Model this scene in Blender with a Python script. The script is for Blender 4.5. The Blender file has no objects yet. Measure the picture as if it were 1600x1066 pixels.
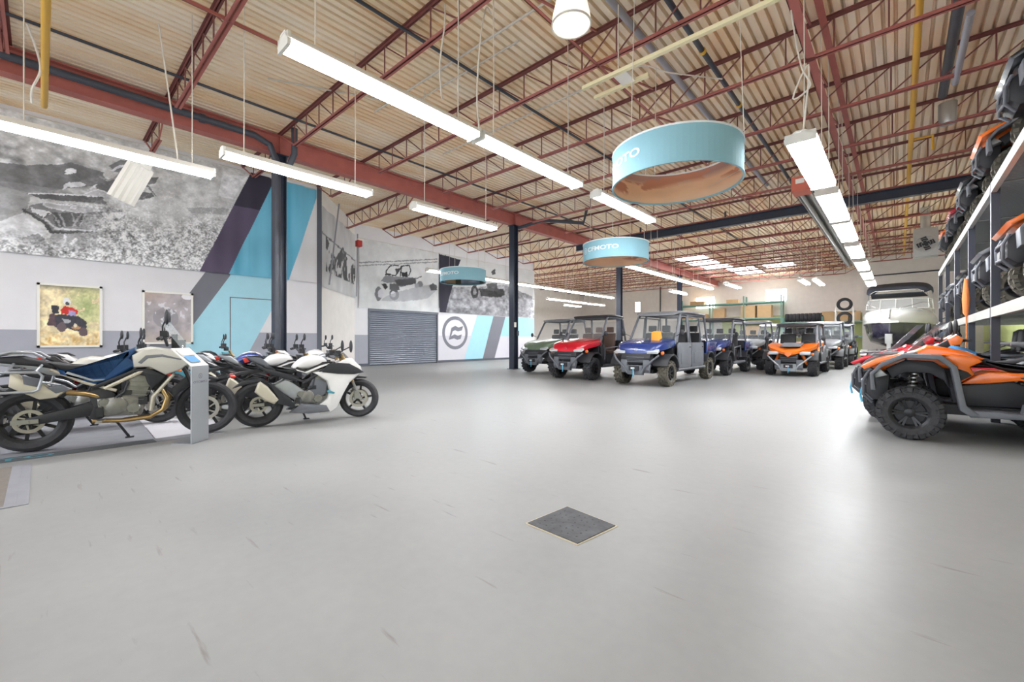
import bpy, bmesh, math, random
import numpy as np
from mathutils import Vector, Matrix
R=math.radians; PI=math.pi
scene=bpy.context.scene
COL=scene.collection
random.seed(7)

# ---------------------------------------------------------------- camera, world, exposure
cd=bpy.data.cameras.new('camera'); cam=bpy.data.objects.new('camera',cd); COL.objects.link(cam)
cd.sensor_width=36; cd.lens=667/1600*36; cd.clip_start=.05; cd.clip_end=200; cd.shift_y=-.0006
YAW=math.atan(604/667)
cam.location=(0,0,1.2); cam.rotation_euler=(PI/2,0,YAW)
scene.camera=cam
w=bpy.data.worlds.new('world'); scene.world=w; w.use_nodes=True
w.node_tree.nodes['Background'].inputs[0].default_value=(.93,.96,1,1)
w.node_tree.nodes['Background'].inputs[1].default_value=1.7
vs=scene.view_settings
vs.view_transform='Standard'; vs.look='None'; vs.exposure=0.8; vs.gamma=1; vs.use_curve_mapping=False

# ---------------------------------------------------------------- materials
def lin(h):
    if isinstance(h,str):
        h=h.lstrip('#'); h=[int(h[i:i+2],16)/255 for i in (0,2,4)]
    return tuple((c/12.92 if c<=.04045 else ((c+.055)/1.055)**2.4) for c in h)
MATS={}
def M(name,col=None,rough=.5,metal=0,var=0,scale=4,bump=0,bscale=40,coat=0,emit=0,alpha=1,attr=None,spec=.5,detail=4,stretch=None,brick=None,trans=0):
    m=bpy.data.materials.new(name); m.use_nodes=True; nt=m.node_tree; N=nt.nodes; L=nt.links
    b=N['Principled BSDF']; b.inputs['Roughness'].default_value=rough; b.inputs['Metallic'].default_value=metal
    b.inputs['Specular IOR Level'].default_value=spec; b.inputs['Coat Weight'].default_value=coat; b.inputs['Coat Roughness'].default_value=.06
    b.inputs['Alpha'].default_value=alpha; b.inputs['Transmission Weight'].default_value=trans
    c=lin(col) if col else (.5,.5,.5)
    b.inputs['Base Color'].default_value=(*c,1)
    tc=N.new('ShaderNodeTexCoord'); mp=N.new('ShaderNodeMapping'); L.new(tc.outputs['Object'],mp.inputs[0])
    if stretch: mp.inputs['Scale'].default_value=stretch
    if attr:
        a=N.new('ShaderNodeAttribute'); a.attribute_name=attr; L.new(a.outputs['Color'],b.inputs['Base Color'])
    elif var:
        n=N.new('ShaderNodeTexNoise'); n.inputs['Scale'].default_value=scale; n.inputs['Detail'].default_value=detail; L.new(mp.outputs[0],n.inputs[0])
        mr=N.new('ShaderNodeMapRange'); mr.inputs[1].default_value=.25; mr.inputs[2].default_value=.75; mr.inputs[3].default_value=1-var; mr.inputs[4].default_value=1+var
        L.new(n.outputs[0],mr.inputs[0])
        mx=N.new('ShaderNodeVectorMath'); mx.operation='SCALE'; mx.inputs[0].default_value=c; L.new(mr.outputs[0],mx.inputs['Scale'])
        L.new(mx.outputs[0],b.inputs['Base Color'])
    if bump:
        n2=N.new('ShaderNodeTexNoise'); n2.inputs['Scale'].default_value=bscale; L.new(mp.outputs[0],n2.inputs[0])
        bp=N.new('ShaderNodeBump'); bp.inputs['Strength'].default_value=bump; bp.inputs['Distance'].default_value=.01
        L.new(n2.outputs[0],bp.inputs['Height']); L.new(bp.outputs[0],b.inputs['Normal'])
    if brick:
        # block coursing: u along the wall (brick[0] picks the axis), v = height
        sp=N.new('ShaderNodeSeparateXYZ'); L.new(tc.outputs['Object'],sp.inputs[0]); cb=N.new('ShaderNodeCombineXYZ')
        L.new(sp.outputs[brick],cb.inputs[0]); L.new(sp.outputs[2],cb.inputs[1])
        bt=N.new('ShaderNodeTexBrick'); bt.inputs['Scale'].default_value=1; bt.inputs['Brick Width'].default_value=.4; bt.inputs['Row Height'].default_value=.2; bt.inputs['Mortar Size'].default_value=.006
        L.new(cb.outputs[0],bt.inputs[0]); bp=N.new('ShaderNodeBump'); bp.inputs['Strength'].default_value=.5; bp.inputs['Distance'].default_value=.006; bp.invert=True
        L.new(bt.outputs['Fac'],bp.inputs['Height']); L.new(bp.outputs[0],b.inputs['Normal'])
    if emit:
        b.inputs['Emission Color'].default_value=(*c,1); b.inputs['Emission Strength'].default_value=emit
    MATS[name]=m; return m
def floor_material():
    m=M('floor_epoxy','#cfcdca',rough=.3,spec=.25); nt=m.node_tree; N=nt.nodes; L=nt.links; b=N['Principled BSDF']
    tc=N.new('ShaderNodeTexCoord')
    n=N.new('ShaderNodeTexNoise'); n.inputs['Scale'].default_value=.8; n.inputs['Detail'].default_value=8; L.new(tc.outputs['Object'],n.inputs[0])
    n2=N.new('ShaderNodeTexNoise'); n2.inputs['Scale'].default_value=14; n2.inputs['Detail'].default_value=6; L.new(tc.outputs['Object'],n2.inputs[0])
    ad=N.new('ShaderNodeMath'); ad.operation='MULTIPLY_ADD'; ad.inputs[1].default_value=.25; L.new(n2.outputs[0],ad.inputs[0]); L.new(n.outputs[0],ad.inputs[2])
    cr=N.new('ShaderNodeValToRGB'); cr.color_ramp.elements[0].position=.35; cr.color_ramp.elements[1].position=.85
    cr.color_ramp.elements[0].color=(*lin('#909090'),1); cr.color_ramp.elements[1].color=(*lin('#9f9f9e'),1)
    L.new(ad.outputs[0],cr.inputs[0])
    # scuffs: thin dark scratches
    mp=N.new('ShaderNodeMapping'); mp.inputs['Scale'].default_value=(1,9,1); mp.inputs['Rotation'].default_value=(0,0,.6); L.new(tc.outputs['Object'],mp.inputs[0])
    n3=N.new('ShaderNodeTexNoise'); n3.inputs['Scale'].default_value=2.2; n3.inputs['Detail'].default_value=5; L.new(mp.outputs[0],n3.inputs[0])
    cr3=N.new('ShaderNodeValToRGB'); cr3.color_ramp.elements[0].position=.66; cr3.color_ramp.elements[1].position=.76; L.new(n3.outputs[0],cr3.inputs[0])
    mx=N.new('ShaderNodeMix'); mx.data_type='RGBA'; L.new(cr3.outputs[0],mx.inputs[0]); L.new(cr.outputs[0],mx.inputs[6]); mx.inputs[7].default_value=(*lin('#827f7b'),1)
    L.new(mx.outputs[2],b.inputs['Base Color'])
    mr=N.new('ShaderNodeMapRange'); mr.inputs[3].default_value=.28; mr.inputs[4].default_value=.54; L.new(n.outputs[0],mr.inputs[0]); L.new(mr.outputs[0],b.inputs['Roughness'])
    bp=N.new('ShaderNodeBump'); bp.inputs['Strength'].default_value=.12; bp.inputs['Distance'].default_value=.004; L.new(n2.outputs[0],bp.inputs['Height']); L.new(bp.outputs[0],b.inputs['Normal'])
    return m
floor_material()
def deck_material():
    m=M('deck','#efd8b2',.5); nt=m.node_tree; N=nt.nodes; L=nt.links; b=N['Principled BSDF']
    tc=N.new('ShaderNodeTexCoord'); mp=N.new('ShaderNodeMapping'); mp.inputs['Scale'].default_value=(1.7,.3,1); L.new(tc.outputs['Object'],mp.inputs[0])
    n=N.new('ShaderNodeTexNoise'); n.inputs['Scale'].default_value=1; n.inputs['Detail'].default_value=6; L.new(mp.outputs[0],n.inputs[0])
    cr=N.new('ShaderNodeValToRGB'); e=cr.color_ramp.elements; e[0].position=.3; e[0].color=(*lin('#efcb9c'),1); e[1].position=.62; e[1].color=(*lin('#fbebd2'),1)
    L.new(n.outputs[0],cr.inputs[0]); L.new(cr.outputs[0],b.inputs['Base Color'])
deck_material()
M('wall_white','#e3e1e4',.6,var=.03,scale=2); M('wall_block','#efeae4',.65,var=.04,scale=3,brick=0); M('wall_block_y','#efebe5',.65,var=.04,scale=3,brick=1)
M('paint_grey','#a5a6b0',.6,var=.03); M('paint_dark','#74747e',.6,var=.03); M('paint_blue','#a6d7e6',.55,var=.03); M('paint_lime','#c5cf8a',.6,var=.06,scale=1.5); M('paint_pale','#d3d1d8',.6,var=.02)
M('primer','#ab6258',.55,var=.12,scale=3); M('primer_dark','#7f4a45',.6,var=.15,scale=3); M('primer_bright','#c4654f',.5,var=.08)
M('column','#333a4a',.4,var=.1); M('pipe_dark','#3f424c',.45,var=.1); M('pipe_grey','#9a9aa2',.4,var=.05); M('pipe_yellow','#e8b43a',.4); M('conduit','#cfc9bd',.45); M('duct','#b9bab6',.35,metal=.7,var=.06)
M('white_metal','#ece9e2',.35); M('cream_metal','#e6dcb4',.4); M('cable','#e0d8cc',.6); M('added_skylight','#fbfbff',.4,emit=7); M('tube_light','#f6faff',.4,emit=52); M('window_glow','#fdfdff',.3,emit=16); M('lamp_glow','#fff6e6',.35,emit=.55,alpha=1)
M('print',None,.7,attr='Col'); M('banner_white','#dedbda',.75,var=.03,scale=1.2,bump=.25,bscale=3); M('teal_fabric','#93c3d2',.75,var=.02,bump=.1,bscale=60); M('white_print','#eef3f4',.6)
M('shutter','#878c97',.42,metal=.2,var=.04); M('shutter_rail','#555a64',.45)
M('tyre','#36363a',.75,var=.2,scale=20,bump=.3,bscale=90); M('tyre_dusty','#5d594f',.85,var=.3,scale=12,bump=.3,bscale=60); M('rubber','#3b3b3d',.8,var=.15,scale=12); M('rim_black','#25262a',.35,metal=.3); M('rim_grey','#6d6f74',.35,metal=.6)
M('black_plastic','#2a2b30',.5,var=.06,scale=8); M('grey_plastic','#666970',.55,var=.06,scale=6,bump=.1,bscale=200); M('seat_black','#232327',.6,bump=.2,bscale=120); M('seat_brown','#5a4238',.6,bump=.2,bscale=120)
M('chrome','#d7d7d9',.15,metal=1); M('steel','#a9a8a6',.32,metal=.85,var=.08,scale=15); M('engine','#8f8e8a',.4,metal=.75,var=.14,scale=18); M('disc_steel','#b3afa8',.32,metal=.8); M('gold_pipe','#b79a6b',.3,metal=.9,var=.15,scale=8); M('beige_metal','#cfc8b6',.4,metal=.35)
M('glass','#e3edf2',.03,alpha=.25,spec=.6); M('glass_clear','#cfd8dc',.03,alpha=.09,spec=.6); M('glass_dark','#4a5058',.05,alpha=.5); M('lens','#c3c8cc',.1,coat=.6); M('lens_red','#d23226',.2,coat=.5); M('lens_orange','#ee7a3a',.2,coat=.5)
M('p_blue','#1e4c82',.28,metal=.25,coat=.7,var=.04); M('p_white','#e9e7e6',.3,coat=.6); M('p_pearl','#cfccc2',.32,coat=.5,metal=.1); M('p_red','#c01527',.25,coat=.7); M('p_orange','#f0741c',.3,coat=.6); M('p_navy','#24397a',.25,coat=.7,metal=.15); M('p_green','#5d6f5a',.35,coat=.5); M('p_grey','#77797f',.4,coat=.3); M('p_black','#1d1e22',.3,coat=.5); M('p_silver','#a9adb3',.3,metal=.4,coat=.4); M('p_skyblue','#5c9fd8',.3,coat=.5); M('teal_trim','#4f95a5',.4); M('p_darkred','#7c2330',.3,coat=.5); M('lime_trim','#d4d944',.5)
M('strap_blue','#63b6d8',.6); M('cloth_orange','#ee8a4e',.8,bump=.4,bscale=25); M('card_orange','#f2a53c',.7); M('cardboard','#c8a97f',.8,var=.06); M('wood','#8a5a3c',.7,var=.15); M('rack_green','#6f9c8e',.5); M('rack_beam','#c3c2bc',.4,metal=.3,var=.06); M('rack_post','#33353f',.45); M('mesh_deck','#8d9092',.45,metal=.5); M('mat_grey','#8b8c93',.7,var=.08,scale=6,bump=.2,bscale=100); M('mat_dark','#565a5e',.7,var=.06); M('mat_rubber','#55565a',.8,var=.35,scale=9,bump=.6,bscale=40); M('mat_brown','#77706a',.9,var=.12,scale=20); M('label_red','#b7342f',.5); M('grout','#c4b9a3',.8)
M('boat_white','#cfcfcb',.2,coat=.6); M('boat_navy','#2d2a3c',.25,coat=.6); M('canvas','#3d414c',.8,bump=.2,bscale=12); M('galv','#b8b9b8',.4,metal=.6,var=.08)
def mt(m): return MATS[m] if isinstance(m,str) else m

# ---------------------------------------------------------------- mesh helpers
class MB:
    def __init__(s): s.v=[]; s.f=[]
    def add(s,v,f):
        n=len(s.v); s.v+= [tuple(p) for p in v]; s.f+= [tuple(i+n for i in q) for q in f]; return s
    def bx(s,x0,x1,y0,y1,z0,z1):
        return s.add([(x0,y0,z0),(x1,y0,z0),(x1,y1,z0),(x0,y1,z0),(x0,y0,z1),(x1,y0,z1),(x1,y1,z1),(x0,y1,z1)],
            [(0,3,2,1),(4,5,6,7),(0,1,5,4),(1,2,6,5),(2,3,7,6),(3,0,4,7)])
    def bar(s,p0,p1,w,h,up=(0,0,1)):
        p0=Vector(p0); p1=Vector(p1); d=(p1-p0).normalized(); u=Vector(up)
        if abs(d.dot(u))>.98: u=Vector((1,0,0))
        a=d.cross(u).normalized(); b=a.cross(d)
        c=[a*sx*w/2+b*sy*h/2 for sx,sy in((-1,-1),(1,-1),(1,1),(-1,1))]
        return s.add([p0+q for q in c]+[p1+q for q in c],[(3,2,1,0),(4,5,6,7)]+[(i,(i+1)%4,4+(i+1)%4,4+i) for i in range(4)])
    def tube(s,pts,r,n=8,closed=False,cap=True):
        P=[Vector(p) for p in pts]; m=len(P); rr=r if isinstance(r,(list,tuple)) else [r]*m
        rings=[]; prev=None
        for i,p in enumerate(P):
            if closed: d=(P[(i+1)%m]-P[i-1])
            else: d=(P[min(i+1,m-1)]-P[max(i-1,0)])
            d.normalize()
            if prev is None:
                u=Vector((0,0,1)) if abs(d.z)<.9 else Vector((1,0,0)); a=d.cross(u).normalized()
            else:
                a=(prev-d*prev.dot(d))
                a=a.normalized() if a.length>1e-6 else d.orthogonal().normalized()
            prev=a; b=d.cross(a)
            rings.append([p+(a*math.cos(2*PI*k/n)+b*math.sin(2*PI*k/n))*rr[i] for k in range(n)])
        return s.loft(rings,cap and not closed,closed)
    def cyl(s,p0,p1,r,r2=None,n=14): return s.tube([p0,p1],[r,r if r2 is None else r2],n)
    def loft(s,rings,cap=True,closed=False):
        n=len(rings[0]); v=[p for r in rings for p in r]; m=len(rings); f=[]
        for i in range(m if closed else m-1):
            j=(i+1)%m
            for k in range(n): f.append((i*n+k,i*n+(k+1)%n,j*n+(k+1)%n,j*n+k))
        if cap: f.append(tuple(range(n))[::-1]); f.append(tuple((m-1)*n+k for k in range(n)))
        return s.add(v,f)
    def lathe(s,prof,n=32,c=(0,0,0),axis='y'):
        "closed ring profile [(r,h)] spun round an axis through c"
        rings=[]
        for k in range(n):
            t=2*PI*k/n; ct,st=math.cos(t),math.sin(t)
            if axis=='y': rings.append([(c[0]+r*ct,c[1]+h,c[2]+r*st) for r,h in prof])
            elif axis=='x': rings.append([(c[0]+h,c[1]+r*ct,c[2]+r*st) for r,h in prof])
            else: rings.append([(c[0]+r*ct,c[1]+r*st,c[2]+h) for r,h in prof])
        return s.loft(rings,False,True)
    def prism(s,poly,y0,y1,ax='y'):
        f=lambda p,t:{'y':(p[0],t,p[1]),'x':(t,p[0],p[1]),'z':(p[0],p[1],t)}[ax]
        n=len(poly); return s.add([f(p,y0) for p in poly]+[f(p,y1) for p in poly],[tuple(range(n)),tuple(range(n,2*n))[::-1]]+[(i,n+i,n+(i+1)%n,(i+1)%n) for i in range(n)])
    def puff(s,poly,y0,y1,r=.02,steps=2):
        "side profile (x,z) extruded across y with rounded edges"
        n=len(poly); A=sum(poly[i][0]*poly[(i+1)%n][1]-poly[(i+1)%n][0]*poly[i][1] for i in range(n))
        sg=1 if A>0 else -1; nr=[]
        for i in range(n):
            a,b,c=poly[i-1],poly[i],poly[(i+1)%n]
            def nn(p,q):
                dx,dz=q[0]-p[0],q[1]-p[1]; l=math.hypot(dx,dz) or 1; return (-dz/l*sg,dx/l*sg)
            n1,n2=nn(a,b),nn(b,c); k=1+n1[0]*n2[0]+n1[1]*n2[1]; k=max(k,.35); nr.append(((n1[0]+n2[0])/k,(n1[1]+n2[1])/k))
        rings=[]
        sgn=1 if y1>y0 else -1
        for i in range(steps+1):
            t=PI/2*i/steps; ins=r*(1-math.sin(t)); yo=r*(1-math.cos(t))
            rings.append([(p[0]+m[0]*ins,y0+sgn*yo,p[1]+m[1]*ins) for p,m in zip(poly,nr)])
        for i in range(steps,-1,-1):
            t=PI/2*i/steps; ins=r*(1-math.sin(t)); yo=r*(1-math.cos(t))
            rings.append([(p[0]+m[0]*ins,y1-sgn*yo,p[1]+m[1]*ins) for p,m in zip(poly,nr)])
        return s.loft(rings,True)
    def sect(s,st,n=16,ex=2.4,cap=True):
        "loft along x of superellipse sections: (x, zc, half width, half height)"
        rings=[]
        for x,zc,wd,h in st:
            q=[]
            for k in range(n):
                t=2*PI*k/n; c,si=math.cos(t),math.sin(t)
                q.append((x,wd*math.copysign(abs(c)**(2/ex),c),zc+h*math.copysign(abs(si)**(2/ex),si)))
            rings.append(q)
        return s.loft(rings,cap)
    def ball(s,c,r,n=12,m=8,sc=(1,1,1)):
        rings=[]
        for i in range(m+1):
            t=-PI/2+PI*i/m; ct=max(math.cos(t),.02)
            rings.append([(c[0]+r*sc[0]*ct*math.cos(2*PI*k/n),c[1]+r*sc[1]*ct*math.sin(2*PI*k/n),c[2]+r*sc[2]*math.sin(t)) for k in range(n)])
        return s.loft(rings)
    def mirror_y(s):
        n=len(s.v); return s.add([(x,-y,z) for x,y,z in s.v],[tuple(i for i in f)[::-1] for f in s.f]) if n else s
    def xf(s,m):
        s.v=[tuple(m@Vector(p)) for p in s.v]; return s
    def mesh(s,name,mat,smooth=38):
        me=bpy.data.meshes.new(name); me.from_pydata(s.v,[],s.f); 
        bm=bmesh.new(); bm.from_mesh(me); bmesh.ops.recalc_face_normals(bm,faces=bm.faces); bm.to_mesh(me); bm.free()
        if smooth:
            me.polygons.foreach_set('use_smooth',[True]*len(me.polygons)); me.set_sharp_from_angle(angle=R(smooth))
        if mat: me.materials.append(mt(mat))
        me.update(); return me
    def build(s,name,mat,parent=None,smooth=38,loc=None,rot=None):
        return ob(name,s.mesh(name,mat,smooth),parent,loc,rot)
def ob(name,me,parent=None,loc=None,rot=None):
    o=bpy.data.objects.new(name,me); COL.objects.link(o); o.parent=parent
    if loc: o.location=loc
    if rot: o.rotation_euler=rot
    return o
def tag(o,label=None,cat=None,group=None,kind=None):
    for k,v in(('label',label),('category',cat),('group',group),('kind',kind)):
        if v: o[k]=v
    return o
def thing(name,label,cat,loc=(0,0,0),rz=0,group=None):
    o=bpy.data.objects.new(name,None); COL.objects.link(o); o.location=loc; o.rotation_euler=(0,0,rz); o.empty_display_size=.1
    return tag(o,label,cat,group)
def copy_tree(o,parent=None):
    c=o.copy(); COL.objects.link(c); c.parent=parent
    for ch in list(o.children): copy_tree(ch,c)
    return c
def dup(o,label,loc,rz=None,group=None):
    c=copy_tree(o); c.location=loc; c['label']=label
    if rz is not None: c.rotation_euler=(0,0,rz)
    if group: c['group']=group
    return c
def struct(mb,name,mat,parent=None,smooth=0):
    o=mb.build(name,mat,parent,smooth); o['kind']='structure'; return o
def text_mb(txt,size=1,xs=1,bold=.0,depth=.0):
    "flat lettering in the xy plane, centred; returns an MB"
    cu=bpy.data.curves.new('lettering','FONT'); cu.body=txt; cu.size=size; cu.align_x='CENTER'; cu.align_y='CENTER'; cu.offset=bold; cu.extrude=depth; cu.resolution_u=3
    o=bpy.data.objects.new('lettering',cu); me=bpy.data.meshes.new_from_object(o)
    m=MB(); m.add([(v.co.x*xs,v.co.y,v.co.z) for v in me.vertices],[tuple(p.vertices) for p in me.polygons])
    bpy.data.objects.remove(o); bpy.data.curves.remove(cu); bpy.data.meshes.remove(me); return m
def arc(r0,r1,n=28,c=(0,0)):
    m=MB(); v=[]
    for k in range(n):
        t=2*PI*k/n; v+=[(c[0]+r0*math.cos(t),c[1]+r0*math.sin(t),0),(c[0]+r1*math.cos(t),c[1]+r1*math.sin(t),0)]
    m.add(v,[(2*k,2*k+1,(2*k+3)%(2*n),(2*k+2)%(2*n)) for k in range(n)]); return m
def emblem_mb(r=1):
    "ring with two waving bars, in the xy plane"
    m=arc(r*.8,r,32)
    up=[(-.5,-.42),(-.3,.3),(.0,.42),(.25,.33),(.62,.42),(.52,.16),(.2,.1),(-.02,.16),(-.2,.1),(-.3,-.15)]
    lo=[(-.5,-.42),(-.33,-.2),(-.05,-.08),(.2,-.17),(.52,-.08),(.42,-.36),(.15,-.42),(-.1,-.33)]
    for p in(up,lo): m.add([(x*r,y*r,0) for x,y in p],[tuple(range(len(p)))])
    return m
# ---------------------------------------------------------------- printed banners: flat prints painted on a fine grid
def vnoise(u,v,seed,oct=3):
    rng=np.random.RandomState(seed); T=rng.rand(256,256); out=0; amp=1; tot=0
    for o in range(oct):
        a=u*2**o; b=v*2**o; i=np.floor(a).astype(int); j=np.floor(b).astype(int); fu=a-i; fv=b-j; fu=fu*fu*(3-2*fu); fv=fv*fv*(3-2*fv)
        g=lambda x,y:T[x%256,y%256]
        out=out+amp*((g(i,j)*(1-fu)+g(i+1,j)*fu)*(1-fv)+(g(i,j+1)*(1-fu)+g(i+1,j+1)*fu)*fv); tot+=amp; amp*=.55
    return out/tot
def inpoly(U,V,pts):
    ins=np.zeros(U.shape,bool); n=len(pts)
    for i in range(n):
        (x1,y1),(x2,y2)=pts[i],pts[(i+1)%n]
        if y1==y2: continue
        c=((y1>V)!=(y2>V))&(U<(x2-x1)*(V-y1)/(y2-y1)+x1); ins^=c
    return ins
def online(U,V,pts,wd):
    ins=np.zeros(U.shape,bool)
    for (x1,y1),(x2,y2) in zip(pts,pts[1:]):
        dx,dy=x2-x1,y2-y1; L=dx*dx+dy*dy+1e-9; t=np.clip(((U-x1)*dx+(V-y1)*dy)/L,0,1); ins|=((U-x1-t*dx)**2+(V-y1-t*dy)**2)<(wd/2)**2
    return ins
def rgb(c): return np.array((c,c,c*1.03) if isinstance(c,(int,float)) else c,float)
def lay(col,mask,c,al=1):
    a=(mask*al)[...,None] if mask.dtype!=bool else (mask.astype(float)*al)[...,None]
    col[:]=col*(1-a)+rgb(c)*a
def paint_layers(U,V,col,layers):
    for l in layers:
        if l[0]=='p': lay(col,inpoly(U,V,l[1]),l[2],l[3])
        else: lay(col,online(U,V,l[1],l[2]),l[3],l[4])
def print_sheet(name,P,nu,nv,colors,parent,thick=.012,keep=None):
    "P(i,j)->xyz grid; colours sRGB per vertex; a closed thin sheet"
    v=[P(i,j) for j in range(nv) for i in range(nu)]
    f=[(j*nu+i,j*nu+i+1,(j+1)*nu+i+1,(j+1)*nu+i) for j in range(nv-1) for i in range(nu-1) if keep is None or keep(i,j)]
    me=bpy.data.meshes.new(name); me.from_pydata(v,[],f); me.materials.append(MATS['print'])
    at=me.color_attributes.new('Col','FLOAT_COLOR','POINT'); c=np.clip(colors,0,1).reshape(-1,3); c=np.where(c<=.04045,c/12.92,((c+.055)/1.055)**2.4)
    at.data.foreach_set('color',np.concatenate([c,np.ones((len(c),1))],1).astype(np.float32).ravel())
    me.polygons.foreach_set('use_smooth',[True]*len(me.polygons)); me.update()
    return ob(name,me,parent)
ART_A = [('p',[(-0.7,5.18),(-0.23,5.25),(0.08,5.35),(0.51,5.53),(1.05,5.46),(1.14,5.15),(0.33,4.84),(-0.23,4.62),(-0.7,4.66)],0.22,0.8),('p',[(-0.7,4.77),(0.33,4.84),(-0.16,4.52),(-0.23,4.07),(-0.7,3.83)],0.42,0.7),('p',[(-0.7,3.83),(-0.27,4.14),(0.08,3.73),(-0.16,3.09),(-0.7,3.01)],0.8,0.8),('p',[(-0.22,4.6),(0.3,4.7),(1.05,4.87),(1.14,4.65),(0.61,4.61),(0.0,4.53)],0.2,1),('p',[(-0.16,4.33),(0.04,4.47),(1.14,4.6),(1.49,4.55),(1.49,4.39),(1.05,4.14),(0.92,3.91),(0.23,3.78),(0.04,4.03),(-0.25,4.16),(-0.17,4.27)],0.36,1),('p',[(0.17,4.26),(0.42,4.29),(0.79,4.39),(0.68,4.02),(0.27,3.93)],0.18,1),('p',[(0.05,4.47),(0.33,4.48),(1.05,4.55),(1.12,4.51),(0.61,4.35),(0.33,4.37),(0.07,4.38)],0.55,1),('p',[(-0.16,4.28),(0.12,4.29),(0.17,4.23),(0.05,4.08),(-0.12,4.17)],0.86,1),('l',[(-0.25,4.19),(0.05,3.99),(0.18,3.78),(0.92,3.92)],0.06,0.15,1),('l',[(0.05,4.08),(0.24,3.88),(0.9,3.94)],0.045,0.78,1),('p',[(0.35,4.81),(0.38,4.95),(0.44,5.04),(0.68,5.1),(0.77,5.05),(0.68,4.98),(0.44,4.91)],0.8,1),('p',[(0.59,5.34),(0.58,5.31),(0.56,5.28),(0.53,5.26),(0.49,5.24),(0.45,5.24),(0.42,5.24),(0.4,5.26),(0.39,5.28),(0.4,5.31),(0.42,5.34),(0.45,5.37),(0.49,5.38),(0.53,5.39),(0.56,5.38),(0.58,5.36)],0.9,1),('l',[(0.54,5.25),(0.68,5.14),(0.77,5.17)],0.04,0.3,1),('p',[(0.92,5.06),(1.24,5.36),(1.33,5.33),(1.14,4.89),(0.94,4.97)],0.25,1),('p',[(0.72,4.81),(0.77,4.95),(0.97,5.0),(1.16,4.97),(1.14,4.84)],0.68,1),('p',[(1.18,5.66),(1.39,5.88),(1.61,5.9),(1.67,5.64),(1.53,5.58),(1.24,5.54)],0.33,1),('p',[(1.44,4.93),(1.59,5.16),(2.0,5.18),(2.05,5.08),(1.79,4.95)],0.22,1),('p',[(1.66,5.31),(1.87,5.51),(2.16,5.65),(2.08,5.46),(1.74,5.27)],0.3,1),('l',[(1.61,5.17),(1.92,5.35),(2.08,5.12)],0.04,0.3,1),('p',[(1.05,4.43),(1.47,4.55),(1.49,4.48),(1.35,4.33),(1.05,4.3)],0.85,1),('p',[(0.42,3.79),(0.61,3.83),(0.59,3.6),(0.47,3.58)],0.75,0.8),('p',[(0.2,3.75),(0.92,3.88),(1.05,3.52),(0.33,3.21),(0.13,3.62)],0.3,0.6),('p',[(-0.3,3.54),(-0.03,3.71),(0.2,3.38),(-0.16,3.21)],0.22,0.8),('p',[(2.77,4.97),(3.81,5.17),(3.75,4.97),(2.88,4.82)],0.4,0.6),('p',[(3.65,6.19),(4.29,6.26),(3.91,5.46),(3.52,5.48)],0.85,0.6)]
ART_A += [('l',[(-0.2,4.6),(0.3,4.72),(0.74,4.79),(1.12,4.83)],0.03,0.8,1),('l',[(-0.16,4.34),(0.04,4.47),(0.33,4.48),(1.05,4.56)],0.03,0.75,1),('l',[(0.04,4.49),(0.07,4.37),(0.33,4.36),(0.61,4.34),(1.1,4.49)],0.03,0.7,1),('l',[(0.2,4.21),(0.33,3.97)],0.03,0.5,1),('l',[(0.3,4.24),(0.4,3.97)],0.03,0.5,1),('l',[(0.51,4.29),(0.58,4.01)],0.03,0.5,1),('l',[(0.68,4.34),(0.54,4.0)],0.03,0.5,1),('l',[(0.77,4.38),(0.65,4.03)],0.03,0.5,1),('l',[(0.77,5.05),(0.86,5.1),(0.97,5.05),(1.05,4.97)],0.05,0.3,1),('l',[(0.83,4.96),(0.94,5.1)],0.04,0.85,1),('l',[(0.72,4.81),(0.97,4.99),(1.16,4.97)],0.03,0.85,1),('l',[(0.49,4.45),(0.58,4.47),(0.59,4.44),(0.49,4.41),(0.49,4.45)],0.025,0.85,1),('l',[(1.01,5.32),(1.16,5.29),(1.32,5.41),(1.39,5.59)],0.04,0.45,1),('l',[(1.24,5.56),(1.39,5.72),(1.53,5.79)],0.05,0.8,1),('l',[(0.4,3.76),(0.4,3.61)],0.04,0.8,1),('l',[(0.51,3.58),(0.58,3.69)],0.05,0.85,1),('l',[(-0.11,4.17),(0.05,4.08),(0.13,4.22)],0.03,0.25,1),('l',[(-0.12,4.27),(0.1,4.28)],0.025,0.4,1)]
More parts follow.
